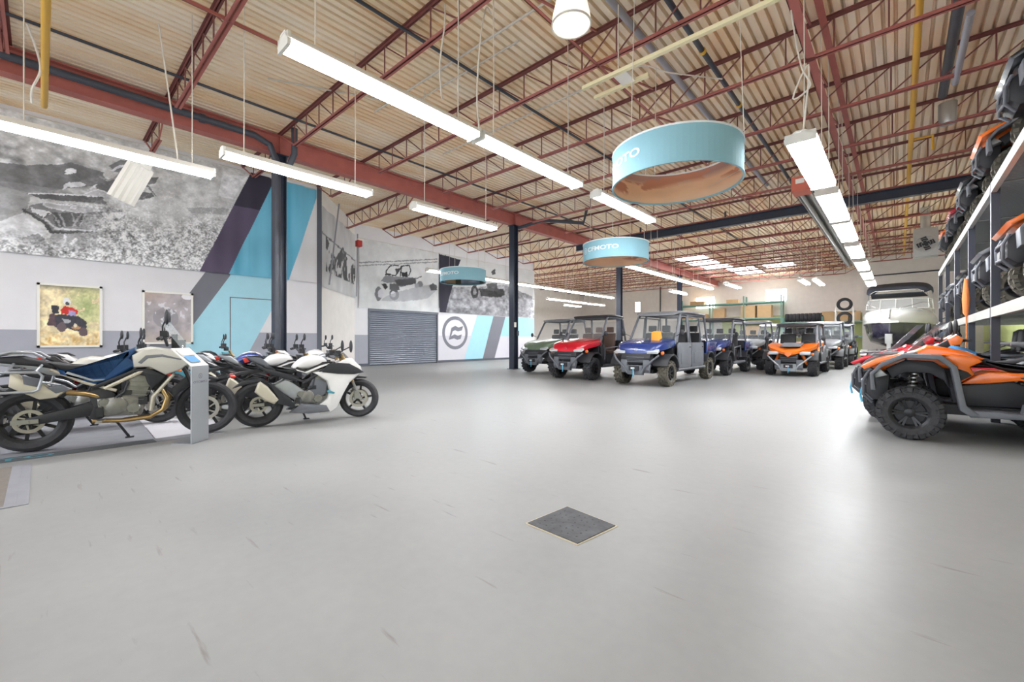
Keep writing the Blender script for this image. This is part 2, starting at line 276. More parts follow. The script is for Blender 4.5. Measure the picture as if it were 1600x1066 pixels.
ART_B = [('l',[(11.19,4.4),(11.21,4.57),(11.44,4.85),(11.89,4.91)],0.06,0.2,1),('l',[(11.19,4.4),(11.73,4.39),(11.93,4.66),(12.05,4.89),(12.5,5.0),(12.6,4.74),(12.48,4.47)],0.06,0.2,1),('l',[(12.05,4.89),(12.01,4.42)],0.06,0.2,1),('p',[(11.73,4.74),(11.93,4.77),(11.89,4.51),(11.77,4.46)],0.25,1),('p',[(12.05,4.57),(12.39,4.64),(12.43,4.39),(12.1,4.39)],0.12,1),('p',[(10.9,4.02),(11.17,4.36),(11.73,4.35),(12.48,4.4),(12.95,4.41),(12.91,4.15),(11.97,3.84),(11.73,4.03),(11.29,3.99)],0.5,1),('p',[(10.94,3.92),(11.17,3.94),(11.29,3.78),(11.17,3.63)],0.12,1),('p',[(11.64,4.17),(12.48,4.33),(12.87,4.41),(12.91,4.11),(12.31,3.95),(11.89,3.91)],0.3,1),('p',[(11.37,3.96),(11.89,4.01),(11.97,3.7),(11.4,3.65)],0.35,1),('p',[(10.97,3.44),(10.96,3.31),(10.92,3.19),(10.86,3.11),(10.78,3.08),(10.71,3.1),(10.65,3.17),(10.61,3.28),(10.6,3.41),(10.61,3.54),(10.65,3.66),(10.71,3.73),(10.78,3.77),(10.86,3.75),(10.92,3.68),(10.96,3.57)],0.42,1),('p',[(11.05,3.45),(11.04,3.37),(11.01,3.3),(10.96,3.25),(10.9,3.23),(10.84,3.24),(10.79,3.28),(10.76,3.34),(10.75,3.42),(10.76,3.5),(10.79,3.57),(10.84,3.62),(10.9,3.64),(10.96,3.63),(11.01,3.59),(11.04,3.53)],0.75,1),('p',[(11.93,3.48),(11.91,3.36),(11.85,3.26),(11.75,3.19),(11.64,3.16),(11.54,3.17),(11.45,3.23),(11.39,3.32),(11.37,3.44),(11.39,3.55),(11.45,3.65),(11.54,3.73),(11.64,3.76),(11.75,3.75),(11.85,3.69),(11.91,3.6)],0.35,1),('p',[(11.74,3.47),(11.73,3.4),(11.69,3.35),(11.64,3.31),(11.58,3.3),(11.53,3.3),(11.48,3.33),(11.44,3.38),(11.43,3.44),(11.44,3.5),(11.48,3.56),(11.53,3.6),(11.58,3.61),(11.64,3.61),(11.69,3.58),(11.73,3.53)],0.85,1),('p',[(13.38,4.12),(13.36,4.06),(13.32,4.0),(13.25,3.96),(13.18,3.94),(13.1,3.94),(13.03,3.97),(12.99,4.02),(12.98,4.08),(12.99,4.15),(13.03,4.21),(13.1,4.25),(13.18,4.27),(13.25,4.27),(13.32,4.24),(13.36,4.19)],0.5,1),('p',[(13.09,4.02),(13.08,3.98),(13.05,3.94),(13.0,3.91),(12.95,3.9),(12.9,3.9),(12.86,3.92),(12.83,3.95),(12.82,4.0),(12.83,4.04),(12.86,4.08),(12.9,4.11),(12.95,4.12),(13.0,4.12),(13.05,4.1),(13.08,4.06)],0.6,1),('l',[(12.95,4.38),(13.27,4.52)],0.05,0.3,1),('p',[(11.89,3.62),(12.95,3.93),(14.1,4.23),(14.25,3.9),(13.63,3.39),(12.31,3.15),(10.9,3.09),(11.17,3.32)],0.62,0.7),('p',[(13.73,4.08),(14.01,4.26),(14.27,4.13),(14.27,3.9),(13.87,3.83)],0.2,0.7),('l',[(9.8,4.77),(11.89,5.12),(14.27,5.56)],0.05,0.45,0.8),('l',[(9.8,4.63),(11.48,4.92),(14.27,5.41)],0.05,0.5,0.8)]
ART_C = [('p',[(14.32,5.84),(15.95,5.76),(15.58,5.01),(14.85,2.71),(14.46,2.69),(14.32,4.24)],0.12,1),('p',[(15.17,4.14),(16.87,4.3),(19.69,4.7),(22.29,4.1),(22.53,2.73),(14.85,2.68)],0.62,1),('p',[(17.33,4.07),(17.3,3.91),(17.23,3.78),(17.13,3.68),(17.01,3.64),(16.89,3.66),(16.78,3.74),(16.72,3.87),(16.69,4.02),(16.72,4.17),(16.78,4.3),(16.89,4.4),(17.01,4.44),(17.13,4.42),(17.23,4.35),(17.3,4.22)],0.25,1),('p',[(17.14,4.05),(17.13,3.98),(17.1,3.91),(17.06,3.86),(17.01,3.84),(16.95,3.85),(16.91,3.89),(16.88,3.96),(16.87,4.03),(16.88,4.11),(16.91,4.18),(16.95,4.22),(17.01,4.24),(17.06,4.23),(17.1,4.19),(17.13,4.13)],0.6,1),('p',[(17.33,4.27),(19.48,4.43),(19.59,4.05),(19.07,3.86),(17.51,3.81)],0.25,1),('p',[(17.98,4.6),(18.87,4.76),(18.97,4.21),(18.08,4.2)],0.35,1),('p',[(18.37,5.4),(18.67,5.58),(18.77,5.28),(18.42,5.17)],0.3,1),('p',[(19.9,4.58),(22.29,4.18),(22.29,3.95),(19.9,4.22)],0.4,0.6),('p',[(14.85,2.93),(16.6,3.09),(17.98,2.96),(17.98,2.69),(14.85,2.69)],0.5,0.7)]

# ---------------------------------------------------------------- the shell of the hall
DECK=6.55; XL=-15.0; XS=-18.4; XR=3.6; YR=40.6; YJ=36.0
struct(MB().bx(-27,6,-14,44,-.2,0),'floor','floor_epoxy')
wl=struct(MB().bx(XL-.2,XL,-9,6.45,0,6.7),'wall_left','wall_white')
def on_left(pts,name,mat,lift=.004):   # paint on the left wall, pts in (y, z)
    return MB().prism(pts,XL-.01,XL+lift,'x').build(name,mat,wl,0)
on_left([(-9,0),(6.45,0),(6.45,1.45),(-9,1.45)],'painted_dado','paint_grey',.003)
on_left([(3.29,3.3),(3.85,3.3),(3.85,3.16),(1.95,0),(1.35,0)],'painted_stripe','paint_dark',.006)
on_left([(3.85,3.3),(5.55,3.3),(5.5,3.2),(3.95,0),(1.95,0),(3.85,3.16)],'painted_stripe','paint_blue',.006)
on_left([(3.84,0),(3.87,0),(3.87,2.49),(5.3,2.49),(5.3,2.52),(3.84,2.52)],'hatch_outline','paint_dark',.0075)
struct(MB().bx(XL-.3,XL+.0,6.45,6.62,0,6.7),'dark_gap_strip','shutter_rail')  # dark colour stands for the shaded gap where the left wall ends
# canted wall between the left wall and the shutter wall
A=Vector((-15.15,6.62)); B=Vector((XS,9.62)); t=(B-A).normalized(); nrm=Vector((-t.y,t.x))
wc=struct(MB().prism([tuple(A),tuple(B),tuple(B+nrm*.2),tuple(A+nrm*.2)],0,6.7,'z'),'wall_canted','wall_block')
# shutter wall with its door opening
m=MB(); m.bx(XS-.2,XS,9.4,10.28,0,6.7); m.bx(XS-.2,XS,14.37,22.55,0,6.7); m.bx(XS-.2,XS,10.28,14.37,2.66,6.7)
ws=struct(m,'wall_side','wall_white')
def on_side(pts,name,mat,lift=.004,hole=None): return MB().prism(pts,XS-.01,XS+lift,'x').build(name,mat,ws,0)
on_side([(9.62,0),(10.27,0),(10.27,1.46),(9.62,1.46)],'painted_dado','paint_grey')
on_side([(14.38,0),(22.55,0),(22.55,1.46),(14.38,1.46)],'painted_dado','paint_pale')
on_side([(17.28,2.68),(18.62,2.68),(17.65,0),(16.21,0)],'painted_stripe','paint_blue',.007)
on_side([(18.62,2.68),(19.69,2.68),(18.67,0),(17.67,0)],'painted_stripe','paint_dark',.008)
on_side([(19.69,2.68),(22.55,2.68),(22.55,1.46),(19.22,1.46)],'painted_panel','paint_blue',.007)
e=emblem_mb(.93); e.v=[(XS+.012,15.58+x,1.62+y) for x,y,z in e.v]; e.build('emblem','paint_dark',ws,0)
struct(MB().bx(XS,XS+.02,14.37,22.55,0,.12).bx(XS,XS+.02,9.7,10.28,0,.12),'baseboard_side','shutter_rail')
struct(MB().bx(-26,XS-.2,22.35,22.55,0,6.7),'wall_return','wall_block')
m=MB().bx(-26.2,-26,22.35,YR,0,1.0).bx(-26.2,-26,22.35,YR,5.0,6.7)
for y,y2 in((22.35,22.9),(26.5,27.1),(30.7,YR)): m.bx(-26.2,-26,y,y2,1.0,5.0)
struct(m,'wall_far_left','wall_block_y')
for i,y in enumerate((22.9,27.1)):  # windows added out of view, to let daylight into the rear
    y2=(26.5,30.7)[i]; o=struct(MB().bx(-26.15,-26.05,y,y2,1.0,1.06).bx(-26.15,-26.05,y,y2,4.94,5.0).bx(-26.15,-26.05,y,y+.06,1.0,5.0).bx(-26.15,-26.05,y2-.06,y2,1.0,5.0).bx(-26.15,-26.05,(y+y2)/2-.03,(y+y2)/2+.03,1.0,5.0),'window_%d'%(i+4),'white_metal')
    for a,b in((y+.06,(y+y2)/2-.03),((y+y2)/2+.03,y2-.06)): MB().bx(-26.11,-26.1,a,b,1.06,4.94).build('pane','glass_clear',o,0)
m=MB()
wins=[(-19.9,4.05,.62),(-13.9,4.1,1.7),(-8.25,4.4,1.55)]   # x, sill, width
xs=-26.2
for x,z,wd in wins:
    m.bx(xs,x,YR,YR+.2,0,6.7); m.bx(x,x+wd,YR,YR+.2,0,z); m.bx(x,x+wd,YR,YR+.2,z+1.05,6.7); xs=x+wd
m.bx(xs,-1.75,YR,YR+.2,0,6.7)
wr=struct(m,'wall_rear','wall_block')
MB().bx(-11.6,-1.75,YR-.012,YR+.01,0,3.25).build('painted_dado','paint_lime',wr,0)
for i,(x,z,wd) in enumerate(wins):
    o=struct(MB().bx(x,x+wd,YR+.0,YR+.1,z,z+.05).bx(x,x+wd,YR,YR+.1,z+1.0,z+1.05).bx(x,x+.05,YR,YR+.1,z,z+1.05).bx(x+wd-.05,x+wd,YR,YR+.1,z,z+1.05),'window_%d'%(i+1),'white_metal')
    MB().bx(x+.05,x+wd-.05,YR+.05,YR+.06,z+.05,z+1.0).build('pane','window_glow',o,0)
struct(MB().bx(-1.75,XR+.2,YJ,YJ+.2,0,6.7).bx(-1.75,-1.55,YJ+.2,YR+.2,0,6.7),'wall_rear_jog','wall_block')
wR=struct(MB().bx(XR,XR+.2,-9,YJ,0,6.7),'wall_right','wall_block_y')
MB().bx(XR-.012,XR+.01,-9,YJ,0,2.2).build('painted_dado','paint_lime',wR,0)
# corrugated steel roof deck, ribs along y
m=MB(); x=-26.2; v=[]; pit=.155
while x<XR+.3: v+=[(x,0),(x+.098,0),(x+.112,.085),(x+.141,.085)]; x+=pit
n=len(v); m.add([(a,-5,DECK+b) for a,b in v]+[(a,YR+.3,DECK+b) for a,b in v],[(i,i+1,n+i+1,n+i) for i in range(n-1)])
struct(m,'ceiling','deck')
for i,(x,y) in enumerate(((-10.9,27.35),(-10.9,29.65),(-10.7,31.9),(-9.6,34.2),(-9.6,36.5),(-7.2,34.2))):  # glowing roof panels added over the bright deck patches, to light the rear
    o=struct(MB().bx(x,x+1.9,y,y+.06,DECK-.03,DECK-.004).bx(x,x+1.9,y+1.64,y+1.7,DECK-.03,DECK-.004).bx(x,x+.06,y,y+1.7,DECK-.03,DECK-.004).bx(x+1.84,x+1.9,y,y+1.7,DECK-.03,DECK-.004),'window_%d'%(i+6),'white_metal')
    MB().bx(x+.06,x+1.84,y+.06,y+1.64,DECK-.02,DECK-.006).build('added_roof_pane','added_skylight',o,0)

# ---------------------------------------------------------------- roller shutter: every slat a piece
d1=struct(MB().bx(XS-.12,XS+.03,10.28,10.36,0,2.66).bx(XS-.12,XS+.03,14.29,14.37,0,2.66).bx(XS-.12,XS+.05,10.28,14.37,2.58,2.70),'door_1','shutter_rail')
ns=26; hs=2.56/ns
sl=MB().prism([(XS-.06,.004),(XS-.035,.02),(XS-.02,hs*.5),(XS-.035,hs-.016),(XS-.06,hs)],10.36,14.29,'y').mesh('slat','shutter',0)
for i in range(ns): ob('slat',sl,d1,(0,0,.02+i*hs))
MB().bx(XS-.11,XS-.09,10.3,14.35,0,2.66).build('blackout_backing','shutter_rail',d1,0)  # unseen panel added to stop light leaking between the slats

# ---------------------------------------------------------------- hanging printed banners
b1=thing('wall_banner','long printed wall banner with grey quad bike splash photo and blue stripe','banner',(XL,2,3.2))
nu,nv=640,210; y0,y1,z0,z1=-3.4,6.42,3.2,6.42
uu=np.linspace(y0,y1,nu); vv=np.linspace(z0,z1,nv); U,V=np.meshgrid(uu,vv)
col=np.ones((nv,nu,3))*.70
n1=vnoise(U*1.6+20,V*2.2,1,4); n2=vnoise(U*13+9,V*13,2,3); n3=vnoise(U*38+3,V*38,3,2); n4=vnoise(U*7+40,V*9+5,4,4)
col*=(.86+.28*n1)[...,None]
lay(col,(np.clip((n1-.42)*6,0,1)*np.clip((1.6-U)/1.2,0,1)*np.clip((V-4.4)*3,0,1)*np.clip((6.0-V)*2,0,1)),.2,.75)
lay(col,np.clip((n4-.5)*3,0,1)*np.clip((2.2-U)/1.5,0,1),.82,.5)
paint_layers(U+.05*(n2-.5)+.03*(n3-.5),V+.05*(n4-.5)+.03*(n3-.5),col,ART_A)
col*=(.72+.56*n4)[...,None]; lay(col,np.clip((n3-.7)*6,0,1)*np.clip((U-.6)*.8,0,1)*np.clip((5.6-V),0,1),.92,.8)
spl=np.clip((4.75+.22*np.sin(U*2.3)-V-.25*np.clip(1.2-U,0,3))*1.6,0,1)*np.clip((U-.4)*1.2,0,1)
spl=np.maximum(spl,np.clip((3.75-V)*2.4,0,1))
spk=np.clip(.66+1.1*(n2-.5)+1.1*(n3-.5)+.7*(n4-.5),.15,1)
a=(spl*.8)[...,None]; col=col*(1-a)+spk[...,None]*np.array((1,1,1.02))*a
col*=(.9+.2*n3)[...,None]; col=.10+.95*np.clip(col,0,1)**.72
k=(V-3.2)/3.2
lay(col,U>3.08+1.3*k,(.20,.18,.25)); lay(col,(U>3.08+1.3*k)&(V<5.3),(.34,.30,.39))
lay(col,U>3.80+1.28*k,(.44,.73,.84)); f2=vnoise(U*4,V*.5,5,2); lay(col,(U>3.80+1.28*k)*np.clip((f2-.5)*2.5,0,1),(.26,.62,.75),.8)
lay(col,U>5.52+.98*k,(.87,.86,.87))
fold=.02*np.sin(U*5+V*.7)+.012*np.sin(U*13+1)
print_sheet('printed_cloth',lambda i,j:(.06+fold[j,i],uu[i]-2,vv[j]-3.2),nu,nv,col,b1)
MB().cyl((.035,-5.35,3.22),(.035,4.4,3.22),.02,n=8).build('top_rail','conduit',b1)
# banner on the canted wall
b2=thing('wall_banner','white banner with dark silhouettes hanging on the canted block wall','banner',((A.x+B.x)/2,(A.y+B.y)/2,3.12))
nu,nv=90,60; L=(B-A).length; uu=np.linspace(.1,L-.05,nu); vv=np.linspace(3.12,6.0,nv); U,V=np.meshgrid(uu,vv)
col=np.ones((nv,nu,3))*.80; q=vnoise(U*3,V*1.5,9,3); col*=(.92+.16*q)[...,None]
lay(col,(V>3.75)&(V<4.75+.3*np.sin(U*3))&(vnoise(U*5,V*3,11,3)>.47)&(U>.5),.25,.85); lay(col,np.abs(V-5.05+.05*U)<.03,.35,.8)
mid=(A+B)/2
def Pc(i,j):
    p=A+t*uu[i]-nrm*(.03+.02*math.sin(uu[i]*6)); return (p.x-mid.x,p.y-mid.y,vv[j]-3.12)
print_sheet('printed_cloth',Pc,nu,nv,col,b2)
# two banners over the shutter
def side_banner(label,y0,y1,z0,z1,art,base,seed,stripe=False):
    b=thing('wall_banner',label,'banner',(XS,(y0+y1)/2,z0)); nu=int((y1-y0)*34); nv=int((z1-z0)*34)
    uu=np.linspace(y0,y1,nu); vv=np.linspace(z0,z1,nv); U,V=np.meshgrid(uu,vv); col=np.ones((nv,nu,3))*base
    col*=(.93+.14*vnoise(U*.9,V*1.1,seed,3))[...,None]
    if stripe:
        g=vnoise(U*4,V*6,seed+3,3); ter=[(14.8,2.6),(15.2,4.15),(17,4.3),(19.7,4.65),(22.6,4.0),(22.6,2.6)]
        wz=vnoise(U*9,V*9,seed+7,3)-.5; paint_layers(U+.12*wz,V+.12*wz,col,art); mk=inpoly(U,V,ter)*np.clip(1.2-.3*(V-2.7),0,1); col=np.where(mk[...,None]>0,col*(.55+.9*g)[...,None],col)
        lay(col,art and inpoly(U,V,art[0][1]),(.15,.14,.20))
    else:
        wz=vnoise(U*9,V*9,seed+7,3)-.5; paint_layers(U+.06*wz,V+.08*wz,col,art); col*=(.95+.1*vnoise(U*5,V*5,seed+9,3))[...,None]
    fold=.025*np.sin(U*3.1)*np.clip((V-z0)/3,0,1)+.012*np.sin(U*8+V)
    print_sheet('printed_cloth',lambda i,j:(.06+fold[j,i],uu[i]-(y0+y1)/2,vv[j]-z0),nu,nv,col,b)
    MB().cyl((.04,(y0-y1)/2,z1-z0),(.04,(y1-y0)/2,z1-z0),.018,n=8).build('top_rail','conduit',b)
side_banner('pale banner with side-by-side buggy print above roller shutter',9.8,14.36,2.70,5.9,ART_B,.82,21)
side_banner('banner with dark stripe and rocky trail print behind the dark post',14.40,22.5,2.72,5.9,ART_C,.80,31,True)
# ---------------------------------------------------------------- framed posters on the left wall
def poster(label,y0,y1,z0,z1,fn):
    b=thing('framed_poster',label,'poster',(XL,(y0+y1)/2,z0)); w2=(y1-y0)/2; h=z1-z0
    MB().bx(.01,.05,-w2,-w2+.05,0,h).bx(.01,.05,w2-.05,w2,0,h).bx(.01,.05,-w2,w2,0,.05).bx(.01,.05,-w2,w2,h-.05,h).build('frame','white_metal',b,0)
    nu=nv=90; uu=np.linspace(-w2+.04,w2-.04,nu); vv=np.linspace(.04,h-.04,nv); U,V=np.meshgrid((uu+w2)/(2*w2),vv/h)
    print_sheet('picture',lambda i,j:(.03,uu[i],vv[j]),nu,nv,fn(U,V),b)
    return b
def pic1(U,V):
    wz=vnoise(U*14,V*14,44,3)-.5; U=U+.03*wz; V=V+.03*(vnoise(U*13+7,V*15,45,3)-.5); c=np.ones(U.shape+(3,))*np.array((.93,.86,.70)); n=vnoise(U*8,V*8,41,4); g=vnoise(U*22,V*22,42,2)
    c*=(.78+.45*n)[...,None]
    lay(c,np.clip((V-.88)*12,0,1)*1.0,(.5,.48,.40),.8); lay(c,np.clip(.5-np.hypot((U-.74)*1.1,V-.66),0,1)*3*(n>.4),(.62,.68,.45),.6)
    lay(c,np.clip((.3-V)*5,0,1)*np.clip(g*2-.5,0,1),(.76,.58,.30),.8)
    for p,q in[([(.18,.5),(.2,.36),(.3,.3),(.45,.3),(.7,.22),(.75,.3),(.74,.42),(.6,.5),(.35,.52)],(.25,.24,.28)),([(.15,.35),(.28,.33),(.26,.55),(.18,.52)],(.36,.28,.30)),
        ([(.2,.66),(.32,.65),(.32,.53),(.22,.54)],(.22,.22,.25)),([(.34,.6),(.42,.66),(.52,.64),(.62,.58),(.6,.52),(.36,.52)],(.80,.20,.16)),([(.47,.6),(.57,.57),(.58,.5),(.46,.51)],(.62,.58,.74)),
        ([(.36,.46),(.5,.44),(.5,.4),(.4,.38)],(.66,.66,.68)),([(.5,.32),(.55,.28),(.66,.29),(.66,.33),(.58,.35)],(.72,.55,.40))]: lay(c,inpoly(U,V,p),q)
    c*=(.9+.25*vnoise(U*30,V*30,46,2))[...,None]
    for x,y,r,q in((.44,.73,.055,(.93,.93,.93)),(.45,.70,.03,(.3,.32,.34)),(.36,.32,.075,(.42,.36,.38)),(.7,.25,.07,(.40,.34,.36)),(.57,.35,.03,(.9,.85,.75))): lay(c,np.hypot(U-x,V-y)<r,q)
    return c
def pic2(U,V):
    n=vnoise(U*5,V*5,51,4); c=np.ones(U.shape+(3,))*np.array((.70,.67,.68)); c*=(.75+.5*n)[...,None]
    lay(c,np.clip((V-.72)*4,0,1)*np.clip((.6-U)*2,0,1),(.80,.68,.60),.7); lay(c,np.clip(.28-V,0,1)*4,(.80,.74,.68),.7); lay(c,(np.hypot(U-.45,(V-.5)*1.3)<.25)*np.clip(n,0,1),(.50,.50,.53),.8)
    lay(c,np.hypot(U-.88,(V-.93)*2)<.12,(.97,.96,.98),.9); lay(c,(vnoise(U*16,V*16,53,2)>.66)&(V>.4)&(V<.8),(.93,.93,.95),.7)
    return c
poster('framed photo poster of red-jacketed rider on quad, lit in gold tones',-.06,1.05,1.03,2.56,pic1)
poster('framed grey and pink photo poster beside the dark painted stripe',1.82,2.93,1.1,2.54,pic2)
# ---------------------------------------------------------------- roof steel
YJOIST=[4.17+2.286*i for i in range(-2,16)]
XB=-11.96
def joist_geo(L,pan,x_in):
    n=int(round((L-2*x_in)/pan)); pan=(L-2*x_in)/n; return n,pan
def chord(L0,L1,z,h=.055,wd=.115):
    g=.02; return MB().bx(L0,L1,-wd/2,-g/2,z-h,z-h+.012).bx(L0,L1,g/2,wd/2,z-h,z-h+.012).bx(L0,L1,-g/2-.01,-g/2,z-h,z).bx(L0,L1,g/2,g/2+.01,z-h,z)
def chord_top(L0,L1,z,h=.055,wd=.115):
    g=.02; return MB().bx(L0,L1,-wd/2,-g/2,z-.012,z).bx(L0,L1,g/2,wd/2,z-.012,z).bx(L0,L1,-g/2-.01,-g/2,z-h,z).bx(L0,L1,g/2,g/2+.01,z-h,z)
DEP=.6; ZT=DECK-.002; ZB=ZT-DEP
JM={}
def joist(x0,x1,y,label,group,detail):
    L=x1-x0; key=round(L,2); n,pan=joist_geo(L,.67,1.0)
    if key not in JM:
        JM[key]=(chord_top(0,L,0).mesh('top_chord','primer_dark',0),chord(1.0,L-1.0,-DEP+.055).mesh('bottom_chord','primer',0),
          MB().cyl((0,0,-DEP+.03),(0,0,-.03),.013,n=6).mesh('web_post','primer_dark',0),
          MB().cyl((0,0,-.04),(pan,0,-DEP+.03),.013,n=6).mesh('web_diagonal','primer_dark',0),MB().cyl((0,0,-DEP+.03),(pan,0,-.04),.013,n=6).mesh('web_diagonal','primer_dark',0),
          MB().bar((0.02,0,-.03),(1.0,0,-DEP+.03),.03,.03).mesh('end_strut','primer',0),MB().bar((-.02,0,-.03),(-1.0,0,-DEP+.03),.03,.03).mesh('end_strut','primer',0))
    a=JM[key]; j=thing('roof_joist',label,'roof joist',(x0,y,ZT),0,group)
    ob('top_chord',a[0],j); ob('bottom_chord',a[1],j); ob('end_strut',a[5],j); ob('end_strut',a[6],j,(L,0,0))
    if detail:
        for i in range(n+1):
            ob('web_post',a[2],j,(1+i*pan,0,0))
            if i<n: ob('web_diagonal',a[3] if i<n/2 else a[4],j,(1+i*pan,0,0))
    else:
        if ('w',key) not in JM:
            m=MB()
            for i in range(n+1):
                m.cyl((1+i*pan,0,-DEP+.03),(1+i*pan,0,-.03),.013,n=5)
                if i<n: m.cyl((1+i*pan,0,-.04) if i<n/2 else (1+i*pan,0,-DEP+.03),(1+(i+1)*pan,0,-DEP+.03) if i<n/2 else (1+(i+1)*pan,0,-.04),.013,n=5)
            JM[('w',key)]=m.mesh('web','primer_dark',0)
        o=ob('web',JM[('w',key)],j); o['kind']='stuff'
    return j
ORD=['first','second','third','fourth','fifth','sixth','seventh','eighth','ninth','tenth','eleventh','twelfth','thirteenth','fourteenth','fifteenth','sixteenth','seventeenth','eighteenth']
for i,y in enumerate(YJOIST):
    xr=XR if y<YJ else -1.8
    joist(XB+.02,xr,y,'red-brown open-web roof joist over main floor, %s counting from the viewer'%ORD[i],'open-web joists over the main floor',y<14)
    if y>0: joist(XL+.05 if y<6.6 else (XS+.05 if y<22 else -26),XB-.02,y,'red-brown short roof joist left of the main girder, %s from the near end'%ORD[i-1],'joists between girder and left wall',False)
for y in YJOIST[4:8]: pass
g=thing('steel_girder','long red-brown steel roof girder carried by the dark posts','girder',(XB,14,6.0))
for a,b in((-5,4.17),(4.17,13.31),(13.31,22.46),(22.46,31.6),(31.6,YR)):
    MB().bx(-.13,.13,a-14,b-14-.01,0,.025).bx(-.13,.13,a-14,b-14-.01,.475,.5).bx(-.012,.012,a-14,b-14-.01,.025,.475).build('beam_length','primer',g,0)
for a in(4.17,13.31,22.46,31.6):
    MB().bx(-.12,.12,a-14-.012,a-14+.012,.025,.475).build('stiffener','primer',g,0)
g=thing('steel_crossbeam','dark purple-grey steel beam crossing under the joists, over the far floor','girder',(-5,17.9,5.62))
MB().bx(-6.9,7.3,-.1,.1,0,.02).bx(-6.9,7.3,-.1,.1,.28,.3).bx(-6.9,7.3,-.01,.01,.02,.28).build('beam_length','column',g,0)
for x in(-3.5,0,3.5): MB().bx(x-.03,x+.03,-.03,.03,.3,.6).build('hanger','pipe_dark',g,0)
# bridging angles between joists
for x,lab,wd in((-7.4,'thin red bridging bar between the joists, nearest the main girder',.03),(-3.85,'red bridging bar between the joists, middle of the hall',.05),(-1.1,'broad red bridging bar crossing joists beside the right-hand light row',.13)):
    o=thing('bridging_bar',lab,'steel bar',(x,10,ZB)); 
    MB().bx(-wd/2,wd/2,-13,22,.0,.012).bx(-wd/2,-wd/2+.012,-13,22,.0,.06).build('lower_angle','primer',o,0)
    if wd>.03:
        for y in YJOIST[1:10]:
            MB().bar((0,y-10+.05,.03),(0,y-10+2.24,DEP-.03),.03,.03).build('cross_brace','primer',o,0)
    if wd>.1: MB().bx(wd,wd+.1,-13,22,.5,.512).build('upper_angle','primer',o,0)
# posts
for i,(y,lab) in enumerate(((4.17,'dark steel post among the motorcycles, nearest the viewer'),(13.31,'dark steel post beside the green buggy'),(22.46,'slim dark steel post behind the red buggy'),(31.6,'farthest dark steel post, behind the blue crew buggy'))):
    o=thing('steel_post',lab,'column',(XB,y,0),0,'steel posts under the girder')
    MB().bx(-.13,.13,-.14,-.125,.02,5.98).bx(-.13,.13,.125,.14,.02,5.98).bx(-.01,.01,-.125,.125,.02,5.98).bx(-.13,-.1,-.13,.13,.02,5.98).build('shaft','column',o,0)
    MB().bx(-.2,.2,-.2,.2,0,.02).build('base_plate','column',o,0); MB().bx(-.18,.18,-.18,.18,5.98,6.0).build('cap_plate','column',o,0)
    if i==1:
        MB().bx(.13,.17,-.12,-.02,1.75,1.95).build('notice','white_metal',o,0); MB().bx(.13,.2,.0,.12,1.4,1.6).build('switch_box','pipe_dark',o,0)
# pipes
def pipe(name,label,pts,r,mat,cat='pipe',fit=()):
    o=MB().tube(pts,r,10).build(name,mat); tag(o,label,cat)
    for p,q in fit: MB().cyl(p,q,r*1.35,n=10).build('coupling',mat,o)
    return o
pipe('drain_pipe','blue-grey drain pipe running along the girder, then down the near post',[(-11.66,-5,6.22),(-11.66,3.5,6.22),(-11.66,3.85,6.1),(-11.66,4.0,5.75),(-11.66,4.02,5.3),(-11.66,4.02,.0)],.075,'pipe_dark',fit=[((-11.66,2.4,6.22),(-11.66,2.5,6.22))])
pipe('drain_pipe','short black drain pipe dropping from roof to near post',[(-11.3,4.3,6.54),(-11.3,4.3,5.9),(-11.45,4.22,5.6),(-11.6,4.1,5.4)],.075,'pipe_dark')
pipe('sprinkler_pipe','thin dark pipe across joists, just right of the girder',[(-10.55,-5,6.42),(-10.55,22,6.42)],.028,'pipe_dark')
pipe('sprinkler_pipe','black gas pipe with yellow tags over middle of hall',[(-2.55,-5,6.28),(-2.55,20,6.28)],.045,'pipe_dark')
for y,l_ in((2.9,'nearest the viewer'),(5.4,'second along'),(7.8,'third along'),(10.1,'farthest')): tag(MB().lathe([(.045,-.035),(.058,-.035),(.058,.035),(.045,.035)],14,(-2.55,y,6.28)).build('pipe_tag','pipe_yellow'),'yellow tag band on the black ceiling pipe, '+l_,'tag','yellow pipe tags')
pipe('sprinkler_pipe','grey ceiling pipe left of the black tagged pipe',[(-3.2,-5,6.3),(-3.2,16,6.3)],.055,'pipe_grey')
pipe('gas_pipe','yellow gas pipe running the length of the ceiling at right',[(.23,-5,6.2),(.23,34,6.2)],.05,'pipe_yellow')
pipe('gas_pipe','short yellow gas branch with elbow near the unit heater',[(.28,14.6,6.2),(.62,14.6,6.2),(.62,14.6,5.85)],.03,'pipe_yellow')
pipe('gas_pipe','yellow gas pipe at the far left of the ceiling',[(-3.5,.05,5.86),(-12.6,.05,5.86),(-12.75,.05,6.0),(-12.75,.05,6.54)],.05,'pipe_yellow')
pipe('vent_pipe','dark grey vent pipe at ceiling above the right rack',[(.68,2,6.3),(.68,12.6,6.3)],.075,'pipe_dark')
pipe('rail_strip','flat pale strip hanging under the joists at right',[(.78,9.1,5.98),(.78,11.4,5.98)],.05,'pipe_grey')
pipe('conduit','white conduit run along a joist, right half of ceiling',[(-9,5.2,6.5),(-2.5,5.35,6.5),(2.2,5.4,6.5)],.02,'conduit')
pipe('conduit','pale conduit across the deck above the large ring banner',[(-9.5,7.6,6.44),(2.3,7.6,6.44)],.018,'conduit')
pipe('conduit','pale conduit across the left of the deck',[(-9.5,3.1,6.52),(-8.2,5.6,6.52),(-5,5.7,6.52)],.016,'conduit')
pipe('conduit','dark conduit crossing the deck by the long light row',[(-6.1,-4,6.38),(-6.1,26,6.38)],.03,'pipe_dark')
pipe('conduit','long dark pipe along the jog wall above the boat',[(-1.5,35.955,5.35),(2.3,35.955,5.4)],.04,'pipe_dark')
